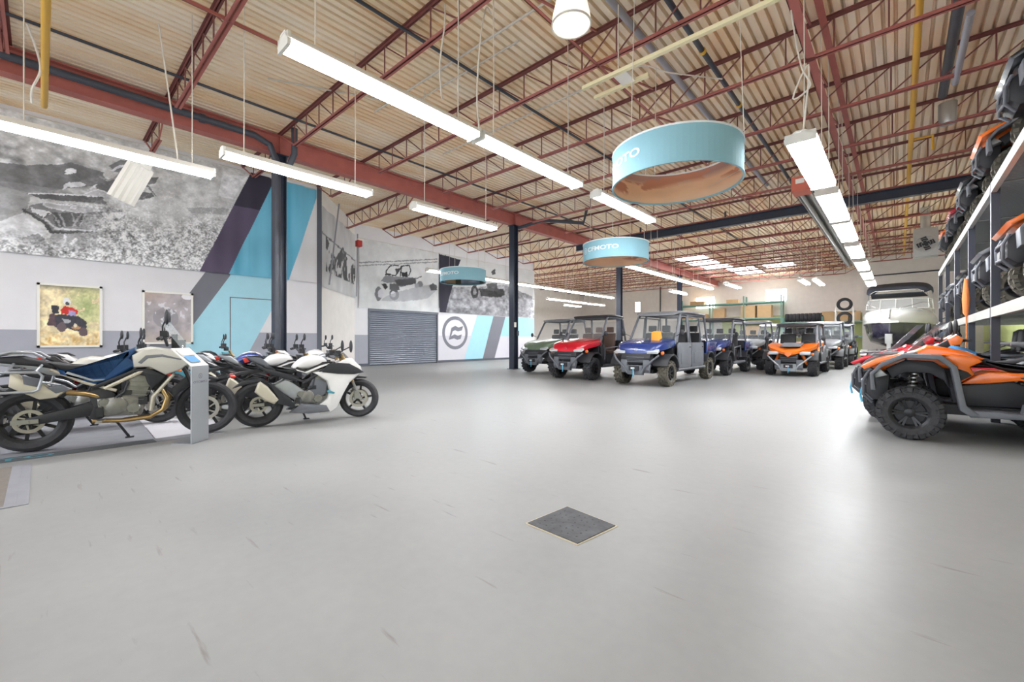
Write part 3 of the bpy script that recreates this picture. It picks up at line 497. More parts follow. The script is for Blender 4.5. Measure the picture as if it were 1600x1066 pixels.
pipe('conduit','bent grey pipe hanging beside the second post',[(XB+.2,13.4,5.9),(XB+1.3,13.6,6.05),(XB+2.6,14.6,5.9),(XB+2.7,14.7,6.5)],.07,'pipe_dark')
pipe('conduit','vertical conduit on rear wall left of second window',[(-17.2,40.5,0),(-17.2,40.5,6.4)],.05,'pipe_dark')

# ---------------------------------------------------------------- lights
TUBE={}
def fixture(y0,x,z,label,tubes=2,Ln=2.42,group='fluorescent fixtures'):
    o=thing('fluorescent_fixture',label,'ceiling light',(x,y0,z),0,group)
    if tubes not in TUBE:
        h=.13 if tubes==2 else .19
        hs=MB().prism([(-.05,.1),(.05,.1),(h,.015),(h,.0),(h-.01,.0),(.045,.075),(-.045,.075),(-h+.01,0),(-h,0),(-h,.015)],0,Ln,'y')
        TUBE[tubes]=(hs.mesh('housing','white_metal',0),
            [MB().cyl((tx,.04,-.03),(tx,Ln-.04,-.03),.021,n=10).mesh('tube','tube_light') for tx in ((-.075,.075) if tubes==2 else(-.13,0,.13))],
            MB().bx(-h+.01,h-.01,0,.03,-.055,.07).mesh('end_cap','white_metal',0))
    a=TUBE[tubes]; ob('housing',a[0],o)
    for t_ in a[1]: ob('tube',t_,o)
    ob('end_cap',a[2],o); ob('end_cap',a[2],o,(0,Ln-.03,0))
    for yy in(.3,Ln-.3):
        MB().tube([(0,yy,.1),(.01,yy,(ZB-z)*.5),(0,yy,DECK-z+.02)],.008,5).build('hanger_cable','cable',o)
    return o
for i,y in enumerate((1.5,3.97,7.0)): fixture(y,-4.22,3.95,'lit twin-tube light, %s in the long row over the middle'%('nearest and largest','second','third')[i])
for i,y in enumerate((1.81,5.2)): fixture(y,-7.5,4.0,('lit twin-tube light in front of near dark post','lit twin-tube light hanging before the main girder, above the shutter')[i])
fixture(-.45,-8.6,4.0,'lit twin-tube light at the far left, over the motorcycles')
for i,y in enumerate((14.6,17.05,19.5,21.95)): fixture(y,-7.5,4.0,'lit light in continuous run behind the middle ring banner, %s'%ORD[i])
for i,y in enumerate((10.3,12.8,15.3,17.8,20.3,22.8)): fixture(y,-13.9,4.0,'lit light in continuous run behind the smallest ring banner, %s'%ORD[i])
for i,y in enumerate((22.7,25.2,27.7)): fixture(y,-17.4,4.0,'lit light in distant left run past the banners, %s'%ORD[i])
for i,y in enumerate((6.9,9.75,12.4,15.6,18.9,22.1,25.4)): fixture(y,-.99,3.95,'lit triple-tube light in the right-hand row, %s from the viewer'%ORD[i],3)
for x,y,l in((-19.8,28,'small distant light at far left rear'),(-9.7,24.2,'small distant light over the far posts'),(-6.4,23.0,'distant light left of the rear window'),(-3.4,23.6,'distant light right of the rear window, left of a pair'),(-2.9,24.4,'distant light right of the rear window, right of a pair')): fixture(y,x,4.05,l)
# suspended high-bay lamp
o=thing('high_bay_lamp','round translucent high-bay lamp at top of the picture','ceiling light',(-3.27,4.8,5.45))
pr=[(.25,0),(.262,0),(.25,.12),(.2,.34),(.13,.46),(.12,.46),(.19,.33),(.238,.12)]
MB().lathe(pr,36,axis='z').build('ribbed_shade','lamp_glow',o); MB().lathe([(.001,.46),(.13,.46),(.13,.7),(.001,.7)],20,axis='z').build('ballast_housing','white_metal',o); MB().cyl((0,0,.7),(0,0,1.05),.012,n=6).build('hook','steel',o)
MB().lathe([(.247,-.008),(.268,-.008),(.268,.012),(.247,.012)],36,axis='z').build('rim','white_metal',o)
# bare strip fixture without tubes
o=thing('bare_light_strip','unlit cream light frame hanging beside the high-bay lamp','ceiling light',(-2.6,5.6,5.05)); 
MB().bx(-1.0,1.9,-.03,.03,0,.05).build('rail','cream_metal',o,0); MB().bx(-1.0,-.1,.32,.38,0,.05).build('rail','cream_metal',o,0); MB().bx(-.5,-.3,.0,.35,.01,.07).build('ballast','white_metal',o,0)
for x in(-.4,1.4): MB().cyl((x,0,.05),(x,0,1.0),.008,n=5).build('hanger_cable','cable',o)
# unlit ribbed fixture hanging askew in front of the long banner
o=thing('hanging_reflector','unlit ribbed white reflector hanging tilted before the splash banner','ceiling light',(-11.6,1.08,4.02)); o.rotation_euler=(R(-22),0,0)
m=MB(); prof=[(-.22,0),(-.16,.03),(-.12,-.02),(-.05,.03),(0,-.02),(.05,.03),(.12,-.02),(.16,.03),(.22,0),(.22,-.02),(-.22,-.02)]
m.prism([(a,b) for a,b in prof],0,.85,'z'); m.v=[(y+.0,x,z) for x,y,z in m.v]; m.build('ribbed_shade','white_metal',o,0); MB().bx(-.03,.06,-.15,.15,.83,.95).build('end_cap','white_metal',o,0)
MB().tube([(0,-.1,.95),(0,0,1.1),(0,.1,.95)],.008,5).build('hook','cable',o)
# loose cables
def loose(label,pts,r=.012): 
    P=[Vector(p) for p in pts]; q=[]
    for i in range(len(P)-1):
        p0,p1,p2,p3=P[max(i-1,0)],P[i],P[i+1],P[min(i+2,len(P)-1)]
        for k in range(6):
            s=k/6; q.append(.5*((2*p1)+(p2-p0)*s+(2*p0-5*p1+4*p2-p3)*s*s+(3*p1-p0-3*p2+p3)*s**3))
    q.append(P[-1]); tag(MB().tube(q,r,6).build('loose_cable','cable'),label,'cable')
loose('white cable dropping to joint of the first two lights',[(-4.9,4.9,6.5),(-4.6,4.5,6.2),(-4.3,4.1,5.4),(-4.32,4.05,4.6),(-4.22,4.0,4.05)])
loose('second white cable, split end, above the first two lights',[(-5.2,4.2,6.4),(-4.9,3.95,5.8),(-4.95,3.9,5.2),(-4.9,3.9,4.7)])
loose('white cable sagging under a joist in mid ceiling',[(-4.3,7.6,6.45),(-3.4,7.2,6.1),(-3.0,7.5,5.95),(-2.4,8.4,6.0)])
loose('coiled white cable above right-hand light row',[(-1.2,7.3,6.4),(-1.1,7.2,5.6),(-1.0,7.1,5.0),(-.9,7.1,4.7),(-1.1,7.1,4.6),(-.92,7.1,5.0),(-.95,7.1,4.4),(-.98,7.1,4.1)])
loose('white cable hanging at the far left corner of the ceiling',[(-10.6,-.15,6.4),(-10.9,.0,5.9),(-11.0,-.1,5.5),(-11.1,-.1,5.3)],.02)
loose('long white cable falling to far-left light',[(-9.0,1.3,6.4),(-8.9,1.4,5.4),(-8.7,1.5,4.15)])
# ---------------------------------------------------------------- ring banners
def ring(loc,rot,label,pal,hideF=False):
    Rr=.9; H=.48; o=thing('ring_banner',label,'hanging sign',loc,rot,'teal hanging ring banners')
    nu=73; nv=5
    m=MB(); n=72
    m.loft([[(Rr*math.cos(2*PI*k/n),Rr*math.sin(2*PI*k/n),z) for k in range(n)] for z in(0,H*.25,H*.5,H*.75,H)],False); m.build('outer_fabric','teal_fabric',o,0)
    N=145; Mv=26; th=np.linspace(0,2*PI,N); zz=np.linspace(0,H,Mv); T,Z=np.meshgrid(th,zz); c=pal(T,Z/H)
    print_sheet('inner_print',lambda i,j:((Rr-.012)*math.cos(th[i]),(Rr-.012)*math.sin(th[i]),zz[j]),N,Mv,c,o)
    for z in(0,H): MB().lathe([(Rr-.016,z-.012),(Rr+.01,z-.012),(Rr+.01,z+.012),(Rr-.016,z+.012)],72,axis='z').build('hoop','white_print' if z else 'teal_fabric',o)
    for base in(0,PI):
        tx=text_mb('CFMOTO',.155,1.45,.005); e=emblem_mb(.085); e.v=[(x-.6,y,z) for x,y,z in e.v]; e.add(tx.v,tx.f)
        e.bx(-.4,.45,-.105,-.098,0,.0005)
        e.v=[((Rr+.006)*math.cos(base+x/Rr),(Rr+.006)*math.sin(base+x/Rr),H*.52+y) for x,y,z in e.v]; e.build('lettering','white_print',o,0)
    for k in range(3):
        t_=base+2*PI*k/3+1.4; MB().cyl((Rr*math.cos(t_),Rr*math.sin(t_),H),(Rr*.9*math.cos(t_),Rr*.9*math.sin(t_),DECK-loc[2]+.02),.006,n=5).build('hanger_cable','cable',o)
def sand(T,Z):
    n=vnoise(T*2,Z*3,61,4); c=np.ones(T.shape+(3,))*np.array((.99,.82,.68)); c*=(.93+.14*n)[...,None]
    lay(c,np.clip((Z-.35-.25*np.sin(T*2))*6,0,1)*(n>.45),(.78,.52,.42),.9); lay(c,np.clip((Z-.6)*5,0,1)*(n<.45),(.62,.46,.46),.7); lay(c,np.clip((.3-Z)*6,0,1),(.99,.86,.74),.6); return c
def trail(T,Z):
    n=vnoise(T*3,Z*3,71,4); c=np.ones(T.shape+(3,))*np.array((.55,.62,.72)); c*=(.6+.8*n)[...,None]
    lay(c,(np.sin(T*3+1)>.3),(.70,.55,.38),.8); lay(c,(np.sin(T*5)>.75),(.22,.24,.2),.9); lay(c,(np.sin(T*4+2)>.8)&(Z>.4),(.30,.38,.70),.9); lay(c,np.clip((.2-Z)*6,0,1),(.22,.36,.42),.8); return c
ring((-2.45,6.3,3.5),R(-128),'largest teal ring banner with orange desert print inside',sand)
ring((-5.93,10.9,3.42),R(-86),'middle-sized teal ring banner with white lettering, above the red buggy',sand)
ring((-12.8,11.25,3.5),R(-82),'smallest teal ring banner, with blue and brown print inside',trail)
# ---------------------------------------------------------------- heaters
o=thing('radiant_heater','long tube heater with orange burner box beside right-hand lights','heater',(-1.6,11.4,4.6))
MB().bx(-.16,.16,-.25,.2,-.12,.2).build('burner_box','primer_bright',o,0); MB().bx(-.08,.08,-.262,-.25,.04,.14).build('label_plate','white_metal',o,0)
MB().cyl((-.09,.2,.05),(-.09,14,.05),.05,n=10).build('tube','steel',o); MB().cyl((.09,.2,.05),(.09,14,.05),.05,n=10).build('tube','steel',o)
MB().prism([(-.2,.05),(-.12,.16),(.12,.16),(.2,.05),(.19,.05),(.12,.15),(-.12,.15),(-.19,.05)],.2,14,'y').build('reflector','duct',o,0)
for y in(1,7,13): MB().cyl((0,y,.16),(0,y,DECK-4.6+.02),.008,n=5).build('hanger','cable',o)
o=thing('unit_heater','square unit heater with round fan under its duct, right rear','heater',(.8,23.6,4.55))
MB().bx(-.36,.36,0,.6,0,1.12).build('cabinet','duct',o,0)
MB().lathe([(.28,-.05),(.33,-.05),(.33,.02),(.28,.02)],28,(0,0,.5)).build('fan_ring','duct',o)
f=MB().lathe([(.001,-.03),(.08,-.03),(.08,.0),(.001,.0)],16,(0,0,.5))
for k in range(4): f.prism([(.06,-.05),(.32,-.12),(.32,.12),(.06,.05)],-.02,-.012)if False else f.bar((.08*math.cos(k*PI/2),-.02,.5+.08*math.sin(k*PI/2)),(.26*math.cos(k*PI/2+.3),-.02,.5+.26*math.sin(k*PI/2+.3)),.18,.01,(0,1,0))
f.build('fan','black_plastic',o)
for k in(.12,.2,.28): MB().lathe([(k,-.06),(k+.012,-.06),(k+.012,-.05),(k,-.05)],24,(0,0,.5)).build('guard_ring','steel',o)
MB().cyl((0,.3,1.12),(0,.3,2.02),.15,n=18).build('flue','duct',o)
o=tag(MB().lathe([(.001,-.25),(.14,-.25),(.155,-.18),(.155,.2),(.001,.2)],24,(.8,13.35,6.2),'z').build('vent_collar','duct'),'round grey vent collar between ceiling joists at right','vent')
for lab,p0,p1 in(('pale pull rod leaning before left end of canted wall',(-16.1,7.78,6.5),(-15.35,7.05,3.23)),('thin grey pull rod at shutter end of canted wall',(-17.9,9.5,5.95),(-17.8,9.4,3.15))):
    tag(MB().cyl(p0,p1,.03,n=8).build('pull_rod','pipe_grey'),lab,'rod')
o=thing('alarm_bell','small red alarm bell high at the canted wall corner','alarm',(-17.7,9.45,5.35)); MB().bx(-.12,.12,-.1,.1,0,.26).build('bell_box','label_red',o,0); MB().bx(-.05,.05,-.05,.2,.26,.36).build('bracket','white_metal',o,0)
# ---------------------------------------------------------------- wheels
WM={}
def bike_wheel(parent,x,r,wd,spokes,rim,disc_r,side,steer=0,tyre='tyre'):
    key=('b',r,wd,spokes,rim,disc_r,tyre)
    if key not in WM:
        ri=r-wd*.62
        ty=MB().lathe([(ri,-wd*.36),(r-wd*.3,-wd*.5),(r-wd*.1,-wd*.36),(r-.008,-wd*.16),(r,0),(r-.008,wd*.16),(r-wd*.1,wd*.36),(r-wd*.3,wd*.5),(ri,wd*.36)],48).mesh('tyre',tyre)
        m=MB().lathe([(ri-.025,-wd*.3),(ri+.004,-wd*.37),(ri+.004,wd*.37),(ri-.025,wd*.3),(ri-.03,0)],40)
        m.lathe([(.012,-wd*.42),(.05,-wd*.42),(.05,wd*.42),(.012,wd*.42)],20)
        for k in range(spokes):
            a=2*PI*k/spokes; m.bar((.04*math.cos(a),0,.04*math.sin(a)),((ri-.02)*math.cos(a+.16),0,(ri-.02)*math.sin(a+.16)),.022,.03)
        di=MB().lathe([(disc_r*.72,-.003),(disc_r,-.003),(disc_r,.003),(disc_r*.72,.003)],36)
        for k in range(6):
            a=2*PI*k/6+.2; di.bar((.04*math.cos(a),0,.04*math.sin(a)),(disc_r*.7*math.cos(a+.3),0,disc_r*.7*math.sin(a+.3)),.016,.004,(0,1,0))
        WM[key]=(m.mesh('wheel',rim),ty,di.mesh('brake_disc','disc_steel'))
    a=WM[key]; o=ob('wheel',a[0],parent,(x,0,r),(0,0,steer)); ob('tyre',a[1],o)
    for s in side: ob('brake_disc',a[2],o,(0,s*(wd*.5+.012),0))
    return o
def duo(poly,y0,y1,r=.02):
    m=MB().puff(poly,y0,y1,r); m.puff(poly,-y0,-y1,r); return m
def off(poly,dx,dz=0): return [(x+dx,z+dz) for x,z in poly]
def mirror(parent,base,tip,head,mat='black_plastic',s=.6,group=None):
    o=MB().tube([base,((base[0]+tip[0])/2-.02,(base[1]+tip[1])/2,(base[2]+tip[2])/2),tip],.009,6).build('mirror_stalk','black_plastic',parent)
    MB().ball(tip,.075,12,8,head).build('mirror_head',mat,o)
def bars(p,x,z,w2,rise,rake,mir,guard=None):
    hb=MB().tube([(x-rake,-w2,z+rise*.7),(x-.03,-w2*.6,z+rise),(x,-.1,z),(x,.1,z),(x-.03,w2*.6,z+rise),(x-rake,w2,z+rise*.7)],.013,8).build('handlebar','black_plastic',p)
    for s in(-1,1):
        MB().cyl((x-rake*.85,s*w2*.78,z+rise*.82),(x-rake-.01,s*(w2+.03),z+rise*.68),.02,n=10).build('grip','rubber',hb)
        MB().tube([(x-rake*.6,s*w2*.6,z+rise*.95),(x-rake+.09,s*w2*.75,z+rise*.9),(x-rake+.07,s*w2,z+rise*.72)],.007,6).build('lever','black_plastic',hb)
        MB().bx(x-rake*.7-.02,x-rake*.7+.05,s*w2*.64-.03,s*w2*.64+.03,z+rise-.02,z+rise+.06).build('switch_cluster','black_plastic',hb,0)
        if guard: MB().puff([(x-.02,z+rise-.07),(x+.1,z+rise-.04),(x+.1,z+rise+.1),(x+.02,z+rise+.12)],s*w2*.7,s*(w2+.06),.015).build('hand_guard',guard,hb)
    for s in(-1,1): mirror(hb,(x-rake*.6,s*w2*.66,z+rise),(x-rake*.6+mir[0],s*(w2*.66+mir[1]),z+rise+mir[2]),(.22,1.0,.8) if mir[3] else (.3,.6,1.25))
    return hb
def engine(p,x,z,s=1,mat='engine'):
    m=MB().puff([(x-.2*s,z-.12*s),(x+.16*s,z-.14*s),(x+.2*s,z-.02*s),(x+.1*s,z+.1*s),(x-.22*s,z+.08*s)],-.15,.15,.03)
    m.build('crankcase',mat,p)
    m=MB().puff([(x-.02*s,z+.05*s),(x+.18*s,z+.0*s),(x+.28*s,z+.3*s),(x+.06*s,z+.36*s)],-.14,.14,.02)
    for k in range(5):
        q=z+.06*s+.05*s*k; m.puff([(x-.035+.045*s*k*.6,q),(x+.19*s+.045*s*k*.6,q-.03),(x+.195*s+.045*s*k*.6,q-.015),(x-.03+.045*s*k*.6,q+.015)],-.155,.155,.004)
    m.build('cylinder_block',mat,p)
    for sgn in(-1,1):
        m=MB()
        for cx,cz,r in((x-.05*s,z-.01,.1*s),(x+.1*s,z-.05,.065*s),(x-.15*s,z+.03,.05*s)):
            m.lathe([(.001,sgn*.14),(r,sgn*.14),(r,sgn*.165),(r*.8,sgn*.178),(.001,sgn*.18)],20,(cx,0,cz))
            for k in range(8):
                t_=2*PI*k/8; m.cyl((cx+r*.88*math.cos(t_),sgn*.16,cz+r*.88*math.sin(t_)),(cx+r*.88*math.cos(t_),sgn*.178,cz+r*.88*math.sin(t_)),.007,n=6)
        m.build('clutch_cover',mat,p)
        MB().bx(x-.22*s,x-.16*s,sgn*.13,sgn*.172,z-.12*s,z-.02).bx(x+.14*s,x+.22*s,sgn*.10,sgn*.155,z-.02*s,z+.07*s).bx(x-.02,x+.08*s,sgn*.13,sgn*.162,z+.1*s,z+.16*s).build('bracket','black_plastic',p,0)
    MB().tube([(x-.08*s,-.16,z+.06),(x+.02,-.175,z+.14),(x+.05,-.16,z+.25),(x+.02,-.14,z+.33)],.012,6).tube([(x+.12*s,.16,z+.0),(x+.16*s,.17,z+.12),(x+.1,.15,z+.3)],.012,6).build('hose','black_plastic',p)
    MB().bx(x-.26*s,x-.16*s,-.1,.1,z+.1*s,z+.22*s).bx(x-.12*s,x-.03*s,-.08,.08,z+.13*s,z+.25*s).build('throttle_body','black_plastic',p,0)
def stand(p,x,s=1,lean=.12):
    MB().cyl((x,.12,.24),(x+.1,.27,.015),.014,n=8).bx(x+.07,x+.15,.24,.30,.0,.012).build('kickstand','black_plastic',p)
    for sg in(-1,1): MB().bar((x-.08,sg*.14,.3),(x-.1,sg*.3,.3),.05,.02).build('foot_peg','steel',p,0)
G_B='motorcycles on display'
# adventure tourer, traced proportions: rear axle at x=-.76
def adventure(label,loc,rz):
    p=thing('motorcycle',label,'motorcycle',loc,rz,G_B); D=-.76
    bike_wheel(p,-.74,.335,.16,10,'rim_black',.125,(-1,)); bike_wheel(p,.80,.335,.115,10,'rim_black',.15,(-1,1),R(-14))
    tank=off([(.87,1.12),(.75,1.05),(.62,.93),(.58,.83),(.44,.82),(.22,.90),(.25,.82),(.515,.69),(.66,.72),(.86,.87),(.90,.91),(.83,.99),(.87,1.05)],D)
    MB().puff(tank,-.15,.15,.055,4).build('fuel_tank','p_blue',p)
    duo(off([(.30,.835),(.52,.735),(.60,.745),(.62,.76),(.52,.757),(.32,.855)],D),.152,.158,.004).build('stripe','p_silver',p)
    duo(off([(.86,.88),(.845,1.02),(.95,1.09),(1.06,1.11),(1.2,1.07),(1.34,1.0),(1.38,.93),(1.30,.84),(1.15,.78),(1.0,.88)],D),.09,.205,.035).build('side_fairing','p_pearl',p)
    duo(off([(.90,.94),(.97,1.02),(1.12,1.03),(1.3,.97),(1.3,.955),(1.12,1.0),(.99,.985),(.93,.92)],D),.203,.209,.003).build('fairing_crease','p_grey',p)
    duo(off([(1.0,.87),(1.15,.77),(1.10,.70),(1.02,.62),(.98,.70),(.96,.78),(.87,.82),(.56,.66),(.50,.68),(.86,.86)],D),.1,.175,.02).build('lower_cowl','black_plastic',p)
    MB().puff(off([(.84,1.08),(1.0,1.12),(1.2,1.09),(1.38,.99),(1.47,.92),(1.42,.86),(1.3,.86),(1.0,.95)],D),-.12,.12,.05,3).build('nose_cowl','p_pearl',p)
    MB().puff(off([(1.38,.98),(1.48,.92),(1.46,.82),(1.36,.83)],D),-.13,.13,.02).build('headlight','lens',p)
    m=MB(); rings=[]
    for i in range(6):
        u=i/5; x=1.46-.27*u+D; z=1.0+.42*u
        rings.append([(x-.10*(yy/.2)**2,yy*(1-.28*u),z) for yy in np.linspace(-.2,.2,9)])
    n=9; m.add([q for r in rings for q in r],[(i*n+k,i*n+k+1,(i+1)*n+k+1,(i+1)*n+k) for i in range(5) for k in range(8)]); m.build('windscreen','glass',p)
    MB().bx(1.20+D,1.26+D,-.1,.1,1.14,1.27).bx(1.2+D,1.34+D,-.03,.03,1.05,1.2).build('dash','black_plastic',p,0)
    MB().puff(off([(.17,.96),(.30,.93),(.46,.915),(.55,.93),(.62,.90),(.60,.82),(.46,.80),(.24,.88)],D),-.14,.14,.03,3).build('rider_seat','seat_black',p)
    MB().puff(off([(-.20,1.02),(-.05,1.03),(.12,.97),(.2,.95),(.24,.88),(.1,.91),(-.2,.96)],D),-.12,.12,.03,3).build('pillion_seat','seat_black',p)
    MB().puff(off([(-.26,.99),(.0,.97),(.24,.87),(.28,.80),(.16,.82),(-.02,.91),(-.26,.94)],D),-.1,.1,.02).build('tail_cowl','p_silver',p)
    m=MB(); m.tube([(-1.0,-.12,1.03),(-.85,-.13,1.075),(-.7,-.13,1.06),(-.62,-.1,1.0)],.014,8); m.tube([(-1.0,.12,1.03),(-.85,.13,1.075),(-.7,.13,1.06),(-.62,.1,1.0)],.014,8); m.bx(-1.02,-.78,-.12,.12,1.045,1.06); m.build('luggage_rack','p_silver',p)
    for s in(-1,1):
        rl=MB().tube([(-1.0,s*.24,.83),(-.96,s*.25,.87),(-.64,s*.25,.86),(-.61,s*.25,.82),(-.64,s*.25,.68),(-.68,s*.25,.66),(-1.0,s*.25,.66),(-1.04,s*.24,.7),(-1.04,s*.24,.8)],.014,8,closed=True)
        rl.tube([(-.62,s*.25,.76),(-.5,s*.2,.72),(-.42,s*.14,.66)],.012,8); rl.tube([(-.86,s*.25,.87),(-.84,s*.12,.95)],.012,8); rl.tube([(-.66,s*.25,.87),(-.64,s*.12,.93)],.012,8); rl.build('pannier_rail','p_silver',p)
    MB().puff(off([(-.09,.85),(-.04,.85),(.02,.78),(.14,.74),(.2,.68),(.32,.65),(.24,.58),(.12,.57),(-.02,.66),(-.1,.72)],D),-.22,-.13,.02).build('muffler','beige_metal',p)
    MB().puff(off([(.0,.83),(.13,.79),(.12,.70),(.01,.74)],D),-.228,-.2,.008).puff(off([(.17,.70),(.28,.72),(.36,.66),(.24,.63)],D),-.228,-.2,.008).build('heat_shield','grey_plastic',p)
    MB().tube([(-.45,-.15,.63),(-.3,-.14,.60),(-.18,-.1,.55),(-.16,-.08,.45)],.03,10).build('exhaust_link','gold_pipe',p)
    MB().tube([(.34,-.1,.62),(.40,-.12,.5),(.36,-.13,.36),(.24,-.13,.285),(.0,-.13,.27),(-.25,-.12,.29)],.024,10).tube([(.34,.08,.62),(.42,.06,.5),(.38,.03,.36),(.25,-.05,.285),(.0,-.07,.27)],.024,10).build('header_pipe','gold_pipe',p)
    duo(off([(.0,.30),(.0,.37),(.1,.395),(.36,.46),(.58,.53),(.62,.42),(.5,.35),(.1,.30)],D),.09,.13,.012).build('swingarm','black_plastic',p)
    MB().bx(-.86,-.66,-.15,-.115,.315,.36).build('axle_block','steel',p,0); MB().cyl((-.74,-.16,.335),(-.74,.16,.335),.016).build('axle','steel',p)
    duo(off([(.46,.62),(.62,.66),(.70,.58),(.66,.38),(.56,.28),(.48,.32),(.52,.45)],D),.11,.135,.01).build('frame_plate','black_plastic',p)
    m=MB()
    for s in(-1,1): m.tube([(-.58,s*.1,.88),(-.3,s*.13,.72),(-.05,s*.14,.62)],.018,8); m.tube([(-.15,s*.14,.65),(.15,s*.16,.82),(.45,s*.1,.95)],.022,8); m.tube([(.46,s*.13,.78),(.27,s*.15,.52),(.25,s*.13,.36)],.02,8)
    m.build('frame','beige_metal',p)
    engine(p,.0,.46,1.0)
    MB().cyl((-.2,-.02,.72),(-.28,0,.38),.035,n=10).build('shock','p_black',p)
    fk=MB()
    for s in(-1,1): fk.cyl((.50,s*.1,1.02),(.66,s*.1,.62),.027,n=10); 
    fk.build('fork_tube','p_black',p)
    fk=MB()
    for s in(-1,1): fk.cyl((.64,s*.1,.66),(.80,s*.1,.32),.022,n=10); fk.bx(.70,.78,s*.1-.02,s*.1+.02,.36,.5)
    fk.build('fork_slider','steel',p)
    MB().puff([(.44,.60),(.58,.73),(.78,.75),(.92,.70),(.80,.69),(.64,.66),(.52,.55),(.46,.48)],-.065,.065,.015).build('front_fender','black_plastic',p)
    MB().puff(off([(-.2,.62),(-.12,.70),(.1,.72),(.3,.6),(.26,.56),(.08,.67),(-.1,.66)],D),-.08,.08,.01).build('rear_hugger','black_plastic',p)
    MB().puff([(-1.06,.93),(-1.0,.96),(-.98,.90),(-1.04,.88)],-.06,.06,.01).build('tail_light','lens_red',p)
    MB().puff([(-1.06,.88),(-1.0,.88),(-1.2,.60),(-1.24,.62)],-.08,.08,.005).build('plate_bracket','black_plastic',p)
    MB().bx(.28,.40,-.08,.08,.55,.85).build('radiator','black_plastic',p,0); MB().ball((.42,-.13,.79),.03).ball((.42,.13,.79),.03).build('horn','lens_red',p)
    bars(p,.40,1.13,.37,.12,.06,(.04,.05,.22,False))
    stand(p,-.08); return p
